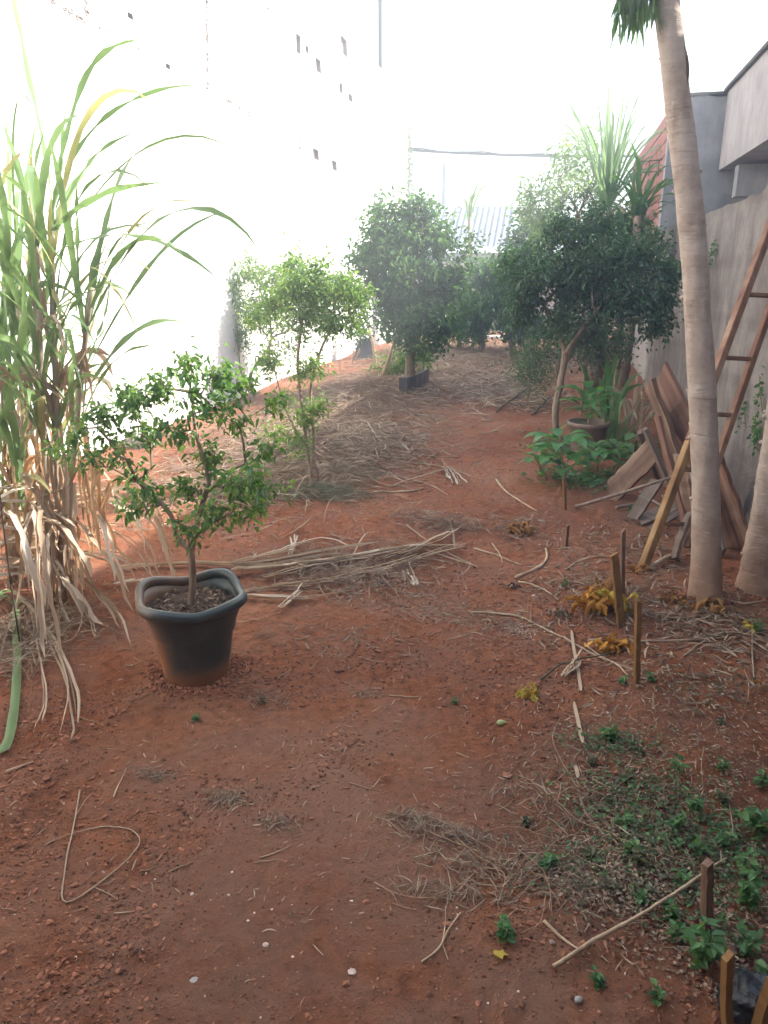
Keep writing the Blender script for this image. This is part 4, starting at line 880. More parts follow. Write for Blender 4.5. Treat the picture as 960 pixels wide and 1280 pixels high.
# far rail solved so that it passes through its place in the photo
B1 = A1+off-dn*.0; 
d = unit(A1-A0)
def onray(px, py, base):  # point of plane (through base, spanned by dn and off) on the ray
    r = ray(px, py); n_ = np.cross(dn, off); t = np.dot(np.asarray(base)-C0, n_)/np.dot(r, n_); return C0+r*t
q1 = onray(957, 400, A0); q2 = onray(902, 560, A0); dq = unit(q1-q2)
mb = MB(); beam(mb, q2-dq*.62, q1+dq*.7, .036, .044, hint, .004); mb.build('rail', M['ladder'], lad)
for (x0, y0, x1, y1) in ((932, 368, 968, 370), (904, 447, 942, 449), (878, 517, 918, 519), (850, 587, 896, 588), (822, 655, 872, 655), (955, 300, 990, 303)):
    a = onray(x0, y0, A0); b_ = onray(x1, y1, A0); mb = MB(); beam(mb, a, b_, .03, .022, dn, .003); mb.build('rung', M['ladder'], lad)

# ---------------------------------------------------------------- planks against the wall
def plank(label, a, b, w_, t_, mat, hint=(-1, -.3, .3), name='wooden_plank', cat='plank', group=None):
    a = np.asarray(a); b = np.asarray(b); z = unit(b-a); y = unit(np.asarray(hint)-z*np.dot(hint, z)); x = np.cross(y, z); L = float(np.linalg.norm(b-a))
    mb = MB(); rg = np.random.default_rng(int(abs(a[0]*1000)+abs(b[2]*777))); n = 13; V = []; bow = rg.normal(); tws = rg.normal()*.03
    for i in range(n):
        s = i/(n-1); c = a*(1-s)+b*s+y*(min(.005, w_*.08)*bow*math.sin(s*3.1))+y*min(.003, w_*.04)*rg.normal(); ww = w_*(1+.035*rg.normal()); en = (min(.035, w_*.22)*rg.normal() if i in (0, n-1) else 0)
        for sx, sy in ((-1, -1), (1, -1), (1, 1), (-1, 1)): V.append(c+x*sx*ww/2+y*(sy*t_/2+tws*s*sx*ww)+z*(en*sx))
    f = [(i*4+j, i*4+(j+1) % 4, i*4+4+(j+1) % 4, i*4+4+j) for i in range(n-1) for j in range(4)]+[(3, 2, 1, 0), tuple((n-1)*4+j for j in range(4))]
    return nm(framed(name, V, f, a, x, y, z, mat), label, cat, group)
def framed(name, V, f, o_, x, y, z, mat, parent=None):
    from mathutils import Matrix
    Rm = np.array([x, y, z]); L_ = (np.array(V)-o_) @ Rm.T; me = bpy.data.meshes.new(name); me.from_pydata(L_.tolist(), [], [tuple(map(int, q)) for q in f]); me.materials.append(mat)
    o = bpy.data.objects.new(name, me); COL.objects.link(o); loc = np.asarray(o_, float)
    if parent is not None: o.parent = parent; loc = loc-parent_world(parent)
    o.matrix_local = Matrix(((x[0], y[0], z[0], loc[0]), (x[1], y[1], z[1], loc[1]), (x[2], y[2], z[2], loc[2]), (0, 0, 0, 1))); return o
def QG(px, py, l=.02): return G(px, py, l)
plank('wide pale brown plank leaning at the top front of the timber pile', P(812, 478, 5.5), G(873, 640, .0)+np.array([0, .25, 0]), .20, .03, M['plank'])
plank('wide darker plank leaning just behind the pale one, its end highest in the pile', P(826, 472, 5.75), P(892, 590, 5.3), .20, .03, M['plankred'])
plank('broad reddish board with broken foot behind the papaya trunk', P(880, 560, 4.95), G(922, 690, .02), .24, .028, M['plankred'])
plank('dark narrow board standing between the broad reddish board and the wall', P(902, 575, 5.1), G(928, 650, .02), .09, .025, M['plankgrey'])
plank('short light board propped low at the left of the timber pile', G(762, 622, .03), P(818, 560, 5.6), .17, .025, M['plank'], hint=(-.5, -1, .8))
plank('grey weathered board lying under the short light board', G(790, 655, .03), P(822, 600, 5.2), .08, .025, M['plankgrey'], hint=(-.5, -1, .8))
plank('dark slender batten leaning across the pile front', G(848, 640, .03), P(806, 536, 5.4), .035, .03, M['plankgrey'])
plank('thin dark batten leaning left of the pile centre', G(825, 610, .03), P(800, 540, 5.6), .03, .03, M['plankgrey'])
plank('brown board standing behind the yellow ladder foot', P(850, 570, 5.0), G(866, 668, .02), .13, .025, M['plank'])
plank('grey broken board end in front of the pile beside the papaya trunk', G(842, 705, .03), P(864, 640, 4.4), .06, .02, M['plankgrey'])
plank('second grey board under the broad reddish board', P(868, 585, 4.9), G(900, 700, .02), .10, .022, M['plankgrey'])
plank('narrow brown slat crossing the wide pale plank', P(822, 520, 5.35), G(858, 668, .03), .05, .022, M['plankred'])
plank('short dark board flat on the ground under the pile', G(800, 655, .02), G(850, 640, .06), .10, .02, M['plankgrey'], hint=(0, -.3, 1))
plank('thin grey slat fallen across the foot of the pile', G(812, 668, .03), G(862, 650, .09), .04, .015, M['plankgrey'], hint=(0, -.5, 1))
plank('thin upright offcut at the back of the pile', P(797, 545, 5.8), G(790, 590, 0), .05, .02, M['plankgrey'])
def pole(label, pts, r, mat, name='stick', cat='stick', group=None, n=7, res=None, wob=.2):
    pts = cr(pts, res or max(4, 4*len(pts))); rr = r*np.linspace(1.1, .75, len(pts)); mb = MB(); tube(mb, pts, rr, n, wob=wob, sd=int(pts[0][0]*31) % 11); return nm(mb.build(name, mat, None, True), label, cat, group)
pole('long grey pole lying slanted in front of the timber pile', [G(720, 636, .02), P(775, 617, 5.1), P(838, 597, 5.0)], .012, M['plankgrey'])
pole('pale split stick lying at the ladder foot', [G(812, 712, .015), G(835, 703, .03), G(848, 702, .02)], .014, M['stick'])
pole('grey stick lying below the planks towards the trunk', [G(832, 650, .04), G(868, 643, .05)], .012, M['plankgrey'])
for i, (a, b_) in enumerate((((800, 620), (830, 640)), ((770, 640), (800, 635)), ((828, 625), (850, 655)))):
    pole(('short dark offcut under the leaning planks', 'small offcut at the left end of the timber pile', 'short offcut beside the yellow ladder rail')[i], [G(*a, .03), G(*b_, .03)], .012, M['plankgrey'])

# ---------------------------------------------------------------- stakes
def stake(label, b, t, w_, mat, t_=.6, name='wooden_stake', lean=0):
    g = G(*b, -.03); top = P(t[0], t[1], g[1]+lean); return plank(label, g, top, w_, w_*t_, mat, hint=-FW*[1, 1, 0]+np.array([.5, 0, 0]), name=name, cat='stake')
stake('square yellowed wooden stake standing upright in the weeds', (796, 860), (798, 752), .024, M['stake'])
stake('thin dark stake behind the broken board stub', (779, 745), (779, 663), .020, M['plank'])
stake('short broken board stub leaning in the heap of yellow leaves', (778, 785), (767, 693), .040, M['stake'], .35)
stake('short brown peg standing left of the board stub', (708, 684), (710, 657), .016, M['plank'])
stake('light peg at the foot of the broad leaved seedling', (707, 637), (705, 598), .022, M['stake'])
stake('dark leaning stake among weeds near the right edge with a long cane resting on it', (884, 1165), (884, 1078), .024, M['plank'], .8)
stake('thick weathered stake at the bottom right corner', (912, 1290), (910, 1195), .022, M['stake'], .7)
stake('slanted stake at the bottom right corner beside the black plastic', (945, 1300), (968, 1225), .030, M['stake'], .7)
stake('little peg in the sunlit soil near the white wall', (555, 515+0), (555, 500), .02, M['stick']) if False else None
for i, (x, y, x2, y2) in enumerate(((425, 463, 424, 452), (440, 455, 442, 438), (443, 452, 450, 436))):
    stake(('small peg in sunlit soil before the white wall, leftmost', 'small peg in sunlit soil next to the dark sheet', 'leaning peg by the dark sheet near the white wall')[i], (x, y), (x2, y2), .03, M['stick'])
# props tied to the middle tree
for lb, b_, t in (('forked prop stick leaning under the middle tree from the left', (478, 472), (500, 392)), ('pale prop stick leaning away to the right under the middle tree', (503, 470), (488, 398)), ('slender prop pole leaning towards the white wall', (470, 462), (458, 400))):
    g = G(*b_); pole(lb, [g, (g+P(t[0], t[1], g[1]))/2+np.array([.03, 0, 0]), P(t[0], t[1], g[1])], .028, M['stick'], 'prop_stick')
pole('white painted pole leaning on the white wall side of the middle tree', [G(513, 462), P(500, 420, 12.6), P(488, 388, 12.6)], .025, M['white'], 'prop_stick')

# planter edging of dark slabs
pa = G(510, 492); pb = G(546, 478); pe = empty('planter_edging', pa, 'dark slab edging around the soil at the foot of the middle tree', 'planter')
d = unit(np.array([pb[0]-pa[0], pb[1]-pa[1]+.6, 0])); Lp = 1.0
for k in range(4):
    mb = MB(); c = pa+d*(Lp*(k+.5)/4)+np.array([0, 0, .09]); box(mb, c, (Lp/4-.012, .045, .24+.02*(k % 2)), rz=math.atan2(d[1], d[0])+random.uniform(-.04, .04), bev=.006); mb.build('slab', M['slate'], pe)
mb = MB(); box(mb, pa+np.array([-.06, .02, .09]), (.13, .045, .24), rz=-.2, bev=.006); mb.build('slab', M['slate'], pe)
# dark sheet shelter by the white wall
g = G(455, 450); sh = empty('sheet_lean_to', g, 'dark bent sheet propped like a small shelter against the white wall', 'metal sheet')
mb = MB(); p = [P(441, 452, g[1]), P(449, 425, g[1]+.3), P(466, 422, g[1]+.3), P(468, 447, g[1])]; p = [np.array(q) for q in p]
V = []; 
for q in p: V += [q, q+np.array([0, .02, .012])]
mb.add(V, [(0, 2, 4, 6), (7, 5, 3, 1), (0, 1, 3, 2), (2, 3, 5, 4), (4, 5, 7, 6), (6, 7, 1, 0)]); mb.build('sheet', M['sheet'], sh)
mb = MB(); box(mb, P(456, 442, g[1]+.35), (.3, .3, .28), bev=.02); mb.build('box', M['sheet'], sh)
mb = MB(); n = 240; rg = np.random.default_rng(4); pp = P(452, 418, g[1]+.2)+rg.normal(size=(n, 3))*[.10, .1, .12]; LL = rg.uniform(.05, .1, n); leafcloud(mb, pp, rg.normal(size=(n, 3)), LL, LL*.5, rg)
nm(mb.build('dark_bush', M['leafdark']), 'small dark bush on top of the sheet shelter', 'bush')
# grey bag / board against the wall between prop sticks
mb = MB(); box(mb, PX(482, 390, XL+.12), (.06, .5, .75), bev=.01); nm(mb.build('grey_board', M['concrete']), 'grey board standing against the white wall behind the prop sticks', 'board')
# rocks
def rock(label, px, py, s, mat, seed, sq=.7, name='rock', cat='rock', group=None, sub=3):
    g = G(px, py); rg = np.random.default_rng(seed); import bmesh
    bm = bmesh.new(); bmesh.ops.create_icosphere(bm, subdivisions=sub, radius=1)
    for v in bm.verts:
        k = 1+.28*mnoise.noise(v.co*1.6+Vector((seed, 0, 0)))+.10*mnoise.noise(v.co*4+Vector((0, seed, 0))); v.co = Vector((v.co.x*s*k, v.co.y*s*k*.85, v.co.z*s*k*sq))
    me = bpy.data.meshes.new(name); bm.to_mesh(me); bm.free(); me.materials.append(mat); o = bpy.data.objects.new(name, me); o.location = (g[0], g[1], g[2]+s*sq*.35); o.rotation_euler = (0, 0, seed); COL.objects.link(o); return nm(o, label, cat, group)
rock('grey boulder at the foot of the white wall behind the potted shrub', 176, 556, .17, M['rock'], 3, sub=3)
rock('pale round stone near the bottom edge right of centre', 723, 1252, .010, M['rock'], 4)
rock('flat pinkish stone at the edge of the weeds', 690, 1181, .008, M['terracotta'], 5, .4)
rock('whitish flat stone pressed in the path near the bottom', 440, 1215, .011, M['pebble'], 6, .25)
rock('pale grey stone in the foreground soil at left', 243, 1226, .010, M['rock'], 7, .3)
rock('small pale stone on the left foreground soil below the bent reed', 240, 1118, .006, M['pebble'], 8, .6)
rock('small pinkish stone left of the path near the bottom', 332, 1181, .008, M['pebble'], 9, .5)
rock('little round stone by the leaf tangle at right of the path', 667, 748, .011, M['pebble'], 10, .7)
for i, (x, y) in enumerate(((310, 1152), (318, 1142), (286, 1120), (340, 1138), (648, 1240), (366, 1196), (700, 905), (290, 1090), (95, 1200), (425, 640))):
    rock('tiny whitish pebble on the bare soil', x, y, .0045, M['pebble'], 20+i, .6, 'pebble', 'pebble', 'tiny pebbles on the bare soil', 1)

# ---------------------------------------------------------------- fallen canes, leaves and sticks, each its own thing
def gpath(px, lift=.008, arch=0.):
    pts = [G(a, b_, 0) for a, b_ in px]; c = cr(pts, 4*len(pts)+2); 
    z = hfull(c[:, 0], c[:, 1])+lift; k = np.ones(5)/5; zz = np.convolve(np.pad(z, 2, 'edge'), k, 'valid'); s = np.linspace(0, 1, len(c))
    c[:, 2] = np.maximum(zz, z)+arch*np.sin(math.pi*s); return c
def reed(label, px, r=.004, mat='stick', name='dry_stick', cat='stick', group=None, lift=.005, arch=0.):
    c = gpath(px, lift, arch); mb = MB(); tube(mb, c, r*np.linspace(1.15, .7, len(c)), 6, wob=.25, sd=3); return nm(mb.build(name, M[mat], None, True), label, cat, group)
def cleaf(label, px, w_=.03, mat='dryleaf', name='dry_cane_leaf', cat='dry leaf', group=None, lift=.012, arch=0., tw=0.):
    c = gpath(px, lift+w_*.25, arch)
    if w_ > .028:
        o = shred(cr(c, 22), w_*1.25, M['paleleaf' if mat == 'dryleaf' else mat], name, None, 4, tw=.5+tw); return nm(o, label, cat, group)
    mb = MB(); ribbon(mb, c, w_, fold=.45, prof='strip', twist=tw, side=unit(np.cross(c[-1]-c[0], [0, 0, 1]))+np.array([0, 0, .5])); return nm(mb.build(name, M[mat], None, True), label, cat, group)
reed('reed stalk bent into a D shape on the soil at lower left', [(100, 988), (90, 1045), (82, 1090), (80, 1127), (120, 1110), (158, 1080), (175, 1052), (160, 1036), (125, 1034), (85, 1045), (55, 1060)], .0024, 'dryleaf')
reed('split tip of the bent reed stalk', [(95, 1020), (108, 1000), (117, 990)], .0012, 'dryleaf')
reed('short stick on the soil right of the bent reed', [(142, 1000), (158, 965)], .0022)
reed('dark curled twig below the sugarcane leaves', [(8, 968), (25, 960), (42, 954)], .006, 'twig')
cleaf('long bleached cane leaf reaching right from behind the pot, uppermost', [(150, 712), (240, 710), (320, 712), (400, 698), (470, 688)], .045, tw=.3)
cleaf('broad bleached cane leaf lying right of the pot under the uppermost one', [(290, 722), (350, 716), (420, 706), (500, 690), (580, 688)], .05, lift=.03)
cleaf('narrow bleached cane leaf fanning upward from the leaf bundle', [(300, 712), (350, 702), (400, 688), (440, 692)], .03, lift=.03, arch=.03)
cleaf('bleached cane leaf with frayed end just right of the pot rim', [(300, 742), (350, 736), (400, 735)], .035)
cleaf('lowest pale cane leaf right of the pot with curled edge', [(300, 750), (350, 754), (400, 750), (440, 742)], .035, tw=.5)
cleaf('curved cane leaf arching out of the bundle towards the path', [(440, 700), (455, 680), (470, 668)], .016, arch=.04)
cleaf('small upright cane leaf scrap above the bundle', [(363, 700), (365, 685), (366, 672)], .03, arch=.02)
cleaf('pale stiff leaf sheath left of the pot rim', [(130, 735), (160, 732), (185, 730)], .035, 'dryleaf', tw=.2)
cleaf('long pale cane leaf crossing to the dry weed heap', [(500, 700), (530, 690), (556, 680), (585, 655)], .02, arch=.03)
cleaf('pale leaf scrap standing in the dry weeds', [(560, 650), (566, 668), (568, 690)], .018)
cleaf('crumpled pale leaf scrap at the end of the leaf bundle', [(520, 735), (512, 722), (508, 712)], .03, tw=1)
for lb, px, w in (('bleached cane leaf crossing over the middle of the leaf bundle', [(330, 728), (400, 712), (470, 700), (540, 684)], .034), ('narrow pale cane leaf along the lower side of the bundle', [(340, 738), (420, 728), (490, 712), (530, 700)], .03), ('pale cane leaf tip ending near the weed heap', [(470, 705), (510, 694), (550, 676), (575, 668)], .03),
       ('short pale cane leaf lying across the bundle end', [(490, 712), (530, 700), (590, 684)], .03), ('pale leaf sheath behind the pot rim at its right', [(290, 712), (330, 702), (372, 700)], .04), ('pale leaf scrap below the lowest cane leaf', [(350, 768), (372, 748), (380, 740)], .03)): cleaf(lb, px, w, lift=.025)
reed('thin straight reed slanting down to the path from the weed heap, upper', [(508, 660), (540, 685), (598, 714)], .004, 'dryleaf', lift=.02)
reed('thin straight reed slanting to the path beside its twin, lower', [(530, 690), (570, 705), (596, 712)], .004, 'dryleaf', lift=.02)
reed('brown stick across the path above the weed heap', [(467, 617), (510, 616), (530, 612)], .008)
reed('slanting brown stick above the path meeting its fork', [(490, 608), (530, 600), (556, 588)], .007, arch=.03)
reed('thin cane lying up the path edge of the mulch', [(460, 580), (480, 590), (530, 605), (560, 620)], .005)
cleaf('pale shredded leaf tuft lying in the middle of the path', [(556, 588), (563, 600), (566, 608)], .05, tw=.4)
cleaf('second pale strip of the shredded leaf tuft on the path', [(560, 586), (572, 596), (580, 606)], .03)
reed('straight cane crossing the upper path from the mulch', [(480, 560), (530, 570), (575, 572)], .005)
reed('thin cane on the upper path running right', [(510, 580), (545, 582), (600, 600)], .004)
reed('long cane on the right of the path above the leaf heap', [(620, 600), (632, 615), (650, 628), (672, 640)], .007)
reed('twisted root like stick beside the path at right', [(645, 722), (670, 712), (683, 700), (682, 688)], .009)
reed('thin stick under the twisted root', [(648, 728), (670, 734), (690, 745)], .005)
reed('thin cane left of the twisted root', [(592, 686), (620, 695), (652, 706)], .004)
reed('pale forked stick near the leaf heap at right of path', [(615, 680), (625, 695), (628, 704)], .004)
reed('long thin cane from the ash patch to the leaf heap', [(585, 766), (640, 770), (670, 782), (705, 800)], .005)
reed('pale cane lying under the square stake towards the left', [(735, 804), (780, 802), (795, 803)], .006, 'dryleaf')
reed('pale cane running right from the square stake', [(800, 802), (860, 803), (905, 800)], .005, 'dryleaf')
reed('curved cane behind the board stub to its left', [(708, 712), (730, 700), (765, 697)], .004)
cleaf('pale split cane standing slanted left of the square stake', [(726, 868), (722, 840), (716, 810), (714, 790)], .014)
cleaf('pale narrow strip on the soil below the slanted cane', [(728, 935), (722, 905), (717, 880)], .014)
cleaf('short white strip on the soil in the weeds', [(722, 978), (718, 962)], .012)
cleaf('pale curved strip leading into the weeds', [(724, 1002), (732, 1022), (748, 1042), (762, 1060)], .011)
reed('slanting pale stick beneath the orange leaf', [(705, 800), (740, 818), (790, 842)], .005, 'dryleaf')
reed('second slanting stick crossing below the orange leaf', [(730, 808), (765, 830), (785, 848)], .004)
cleaf('brown flat husk lying by the crossing sticks', [(703, 850), (716, 838), (722, 822)], .03, 'straw')
cn = reed('long curved cane resting on the dark stake at lower right', [(692, 1214), (740, 1190), (790, 1162), (840, 1130), (880, 1098), (908, 1078)], .0052, 'stick', lift=.012, arch=.02)
reed('forked grey twig on the bare soil at bottom centre', [(527, 1205), (548, 1188), (560, 1165), (576, 1142)], .0026)
reed('thin branch of the forked grey twig', [(553, 1180), (556, 1160), (557, 1135)], .0016)
reed('short twig crossing the forked twig', [(552, 1178), (556, 1190), (560, 1200)], .0012)
reed('dark stick in the weeds left of the long cane', [(680, 1155), (700, 1175), (722, 1193)], .004)
reed('curved pale stem hanging down at the right edge', [(940, 782), (940, 820), (942, 850)], .004, 'dryleaf')
reed('thin cane lying far right by the second trunk', [(855, 822), (900, 795), (960, 800)], .004)
reed('brown twig among litter beneath the papaya trunk', [(810, 765), (850, 775), (890, 770)], .004, 'twig')
reed('pale twig lying on litter right of the papaya trunk', [(900, 748), (930, 756), (962, 752)], .004)
reed('curved stem from the yellow leaf up to the stake', [(676, 852), (700, 838), (745, 826), (795, 812)], .004, 'weedgrey', arch=.02)
reed('long leaf rib leaning by the forked trunk at right, upper', [(620, 516), (660, 495), (700, 472)], .010, 'weedgrey', arch=.1)
reed('long leaf rib leaning by the forked trunk at right, lower', [(665, 520), (690, 500), (706, 488)], .010, 'weedgrey', arch=.05)
# small twigs that nothing tells apart
rg = np.random.default_rng(77)
for i in range(46):
    x = rg.uniform(90, 940); y = rg.uniform(600, 1200); a = rg.uniform(-.9, .9); l = rg.uniform(14, 42)*(.5+y/1600)
    reed('short thin dry twig lying loose on the red soil', [(x, y), (x+l*.5*math.cos(a), y+l*.2*math.sin(a)+rg.normal()*2), (x+l*math.cos(a), y+l*.5*math.sin(a))], rg.uniform(.0010, .0022), 'twig' if rg.random() < .5 else 'stick', 'dry_twig', 'twig', 'loose dry twigs on the red soil', lift=.003)
# runners of pulled weeds at lower right
for px in ([(480, 1022), (540, 1030), (600, 1060), (640, 1080)], [(520, 1035), (570, 1062), (610, 1072)], [(560, 1040), (600, 1080), (650, 1092)], [(468, 1106), (500, 1126), (550, 1128), (600, 1090), (630, 1050)], [(600, 1045), (640, 1040), (690, 1050)], [(600, 1085), (630, 1100), (622, 1135)], [(640, 1060), (680, 1100), (690, 1150)],
           [(700, 900), (690, 930), (702, 960), (720, 990)], [(690, 1000), (720, 1030), (770, 1050)], [(700, 1140), (680, 1100), (690, 1060), (730, 1040)], [(652, 1170), (675, 1160), (683, 1110)], [(930, 840), (935, 870), (928, 900)], [(880, 935), (876, 960), (878, 985)], [(910, 1000), (915, 1050), (912, 1080)], [(770, 1055), (830, 1075), (880, 1085)]):
    reed('wiry brown runner of a pulled weed at lower right', px, .0013, 'twig', 'weed_runner', 'weed stem', 'wiry weed runners at lower right', lift=.008, arch=.012)
# dead leaves: crumpled sheets
def crumple(label, px, py, s, mat, seed, name='dead_leaf', cat='dead leaf', h=.4, lift=.0, group=None, lobes=7):
    rg = np.random.default_rng(seed); g = G(px, py); mb = MB()
    for k in range(int(lobes*2.6)):
        a = rg.random()*6.28; d = np.array([math.cos(a), math.sin(a), rg.random()*h*1.5]); l = s*(.35+.75*rg.random())
        p0 = g+np.array([rg.normal()*s*.3, rg.normal()*s*.3, rg.random()*s*.5*h+.006+lift]); ct = 5+5*rg.random()
        pts = arc(p0, d, l, ct, 9)+np.cumsum(rg.normal(size=(9, 3))*s*.045, 0); pts[:, 2] = np.maximum(pts[:, 2], g[2]+.003)
        ribbon(mb, pts, l*(.22+.3*rg.random()), fold=.4+1.1*rg.random(), twist=rg.normal()*1.6, side=rg.normal(size=3))
    return nm(mb.build(name, M[mat], None, True), label, cat, group)
crumple('crumpled yellow green leaf on the bare soil in front of the stake', 662, 874, .055, 'yleaf', 1, h=.8, lobes=11)
crumple('bright yellow crumpled leaf hanging on the broken board stub', 770, 765, .10, 'yleaf', 2, h=1.6, lobes=14)
crumple('orange brown curled leaf left of the square stake', 768, 812, .085, 'orleaf', 3, h=.7, lobes=12)
crumple('heap of orange brown crumpled leaves left of the board stub', 738, 765, .10, 'orleaf', 4, h=1.2, lobes=16)
crumple('crumpled orange leaf higher behind the board stub', 752, 745, .09, 'orleaf2', 5, h=1.2, lobes=12)
crumple('straw coloured shredded leaf heap beside the path at right', 650, 665, .12, 'orleaf2', 6, h=.6, lobes=14)
crumple('brown crumpled leaf at the foot of the papaya trunk', 890, 760, .10, 'orleaf2', 7, h=.6, lobes=12)
crumple('brown curled leaf right of the papaya trunk foot', 845, 752, .08, 'orleaf2', 8, h=.5, lobes=10)
crumple('yellow orange leaf at the right edge by the second trunk', 942, 787, .05, 'yleaf', 9, h=.8)
crumple('small tan curled leaf at the tip of the hanging stem at right', 943, 856, .022, 'orleaf', 10)
crumple('pale dry leaf cluster on the canes right of the square stake', 875, 800, .05, 'dryleaf', 12, h=.5)
crumple('brown dry leaf heap under the ladder foot', 800, 715, .08, 'orleaf2', 13, h=.5)
crumple('brown crumpled leaves at the right of the twisted root', 640, 735, .05, 'straw_dark', 14, h=.5)
crumple('brown leaf clump between the ash patch and the board stub', 700, 770, .06, 'straw_dark', 15, h=.6)
def flatleaf(label, px, py, s, mat, seed):
    g = G(px, py, .006); mb = MB(); rg = np.random.default_rng(seed); n = 11; V = [g+np.array([0, 0, .006])]
    for k in range(n): a = k/n*6.28; r = s*(1+.22*math.cos(5*a)+.1*rg.normal()); V.append(g+np.array([r*math.cos(a), r*math.sin(a)*.8, .004+.006*rg.random()]))
    mb.add(V, [(0, 1+k, 1+(k+1) % n) for k in range(n)]); nm(mb.build('fallen_leaf', M[mat], None, True), label, 'leaf')
flatleaf('small pale yellow leaf lying flat near the bottom edge', 624, 1196, .016, 'yleaf', 3)
# fruit
g = G(627, 908, .010); mb = MB(); pts = [g+RT*t for t in np.linspace(-.019, .021, 12)]; tube(mb, pts, [.002, .007, .0095, .0105, .0105, .010, .009, .007, .0045, .003, .0025, .002], 12); nm(mb.build('green_fruit', M['fruit'], None, True), 'small pale green teardrop fruit lying on the path', 'fruit')
# ash patch
straw_patch('ash_patch', 'whitish ash flecks on the soil by the path', 'ash', [(648, 790, .05, .05, 260)], M['pebble'], 44, (.003, .012), .004, .002)
# black plastic at the corner
g = G(935, 1262, .02); rock('crumpled black plastic bag at the bottom right corner', 938, 1262, .075, M['blackplastic'], 12, .8, 'plastic_bag', 'plastic bag', sub=4)

# ---------------------------------------------------------------- weeds and small plants
def weed(label, px, py, h, n, L, mat, seed, name='weed', cat='weed', group=None, spread=.5, W=.62, stems=5):
    rg = np.random.default_rng(seed); g = G(px, py, -.004); root = empty(name, g, label, cat, group); mb = MB(); P_, D_ = [], []
    for s in range(stems):
        a = rg.random()*6.28; d = [math.cos(a)*spread*rg.random(), math.sin(a)*spread*rg.random(), 1]; hh = h*(.6+.6*rg.random())
        st = arc(g, d, hh, 1.0, 8); tube(mb, st, np.linspace(.0016, .0008, 8), 5)
        for k in range(2, 8):
            for q in range(max(1, n//(stems*6))):
                al = rg.random()*6.28; P_.append(st[k]+rg.normal(size=3)*.002); D_.append([math.cos(al), math.sin(al), .25+.3*rg.random()])
    mb.build('stem', M['twig'], root, True); mb = MB(); P_ = np.array(P_); LL = L*(.65+.8*rg.random(len(P_)))
    leafcloud(mb, P_, np.array(D_), LL, LL*W, rg, fold=.15, down=.3, up=1.8); nm(mb.build('leaves', M[mat], root), kind='stuff'); return root
W_ = [('lush green weed with broad toothed leaves near the bottom right corner, tallest of its kind', 878, 1215, .13, 70, .034, 'weed'), ('bright green weed at the right edge beside the curled strip', 945, 1045, .10, 60, .03, 'weed'), ('green weed at the right edge below the leaning stake', 940, 1140, .10, 60, .028, 'weed'),
      ('green weed growing left of the dark leaning stake', 838, 1150, .05, 26, .024, 'weed'), ('tuft of green weeds in front of the square stake', 765, 925, .07, 80, .02, 'weed'), ('green seedling right of the square stake at its foot', 812, 855, .04, 36, .02, 'weed'), ('green seedling left of the square stake at its foot', 777, 855, .03, 22, .02, 'weed'),
      ('small weed standing alone in the red soil at right', 845, 965, .05, 30, .02, 'weed'), ('feathery weed in the soil right of the lone weed', 900, 965, .05, 30, .018, 'weed'), ('small weed on the bare soil beside the bottom stone', 748, 1232, .03, 22, .017, 'weed'), ('tiny weed between the lush weed and the bottom stone', 822, 1258, .035, 20, .017, 'weed'),
      ('dark leafy sprout left of the weedy bed near the bottom', 632, 1172, .05, 30, .026, 'weed'), ('dark weed in the middle of the pulled runners', 686, 1088, .05, 26, .024, 'weed'), ('light green weed in the bed above the long cane', 790, 1070, .05, 40, .022, 'weed'), ('weed left in the bed above the runners', 764, 1005, .04, 34, .018, 'weedgrey'),
      ('weed cluster in the middle of the bed', 845, 1040, .055, 50, .022, 'weed'), ('weed at the right of the bed above the stake', 870, 1070, .05, 36, .022, 'weed'), ('grey green wilted weed at the top of the bed', 780, 975, .04, 50, .018, 'weedgrey'), ('green tuft left of the board stub', 706, 735, .05, 44, .018, 'weed'),
      ('small green sprout on the bare path', 568, 878, .03, 16, .014, 'weed'), ('tiny sprout on the soil below the pot', 245, 902, .025, 12, .013, 'weed'), ('small sprout right of the pot foot', 328, 880, .03, 14, .012, 'weedgrey'), ('creeping weed at the right edge by the second trunk', 945, 790, .06, 60, .02, 'weed'),
      ('low weed below the creeping weed near the right trunk', 900, 905, .03, 30, .016, 'weedgrey'), ('weed at the right margin above the strip', 905, 1005, .05, 34, .02, 'weedgrey'), ('green weed beside the bottom corner stake', 930, 1190, .07, 40, .024, 'weed'), ('weed on the mid bed below the green seedlings', 800, 1085, .05, 40, .022, 'weedgrey'), ('pale weed above the pulled runners', 660, 1030, .03, 24, .016, 'weedgrey'),
      ('weed beneath the long cane', 800, 1130, .04, 24, .02, 'weed'), ('pair of green weeds at the foot of the timber pile', 790, 645, .08, 60, .03, 'weed'), ('green weed left of the timber pile', 760, 600, .12, 80, .03, 'weed')]
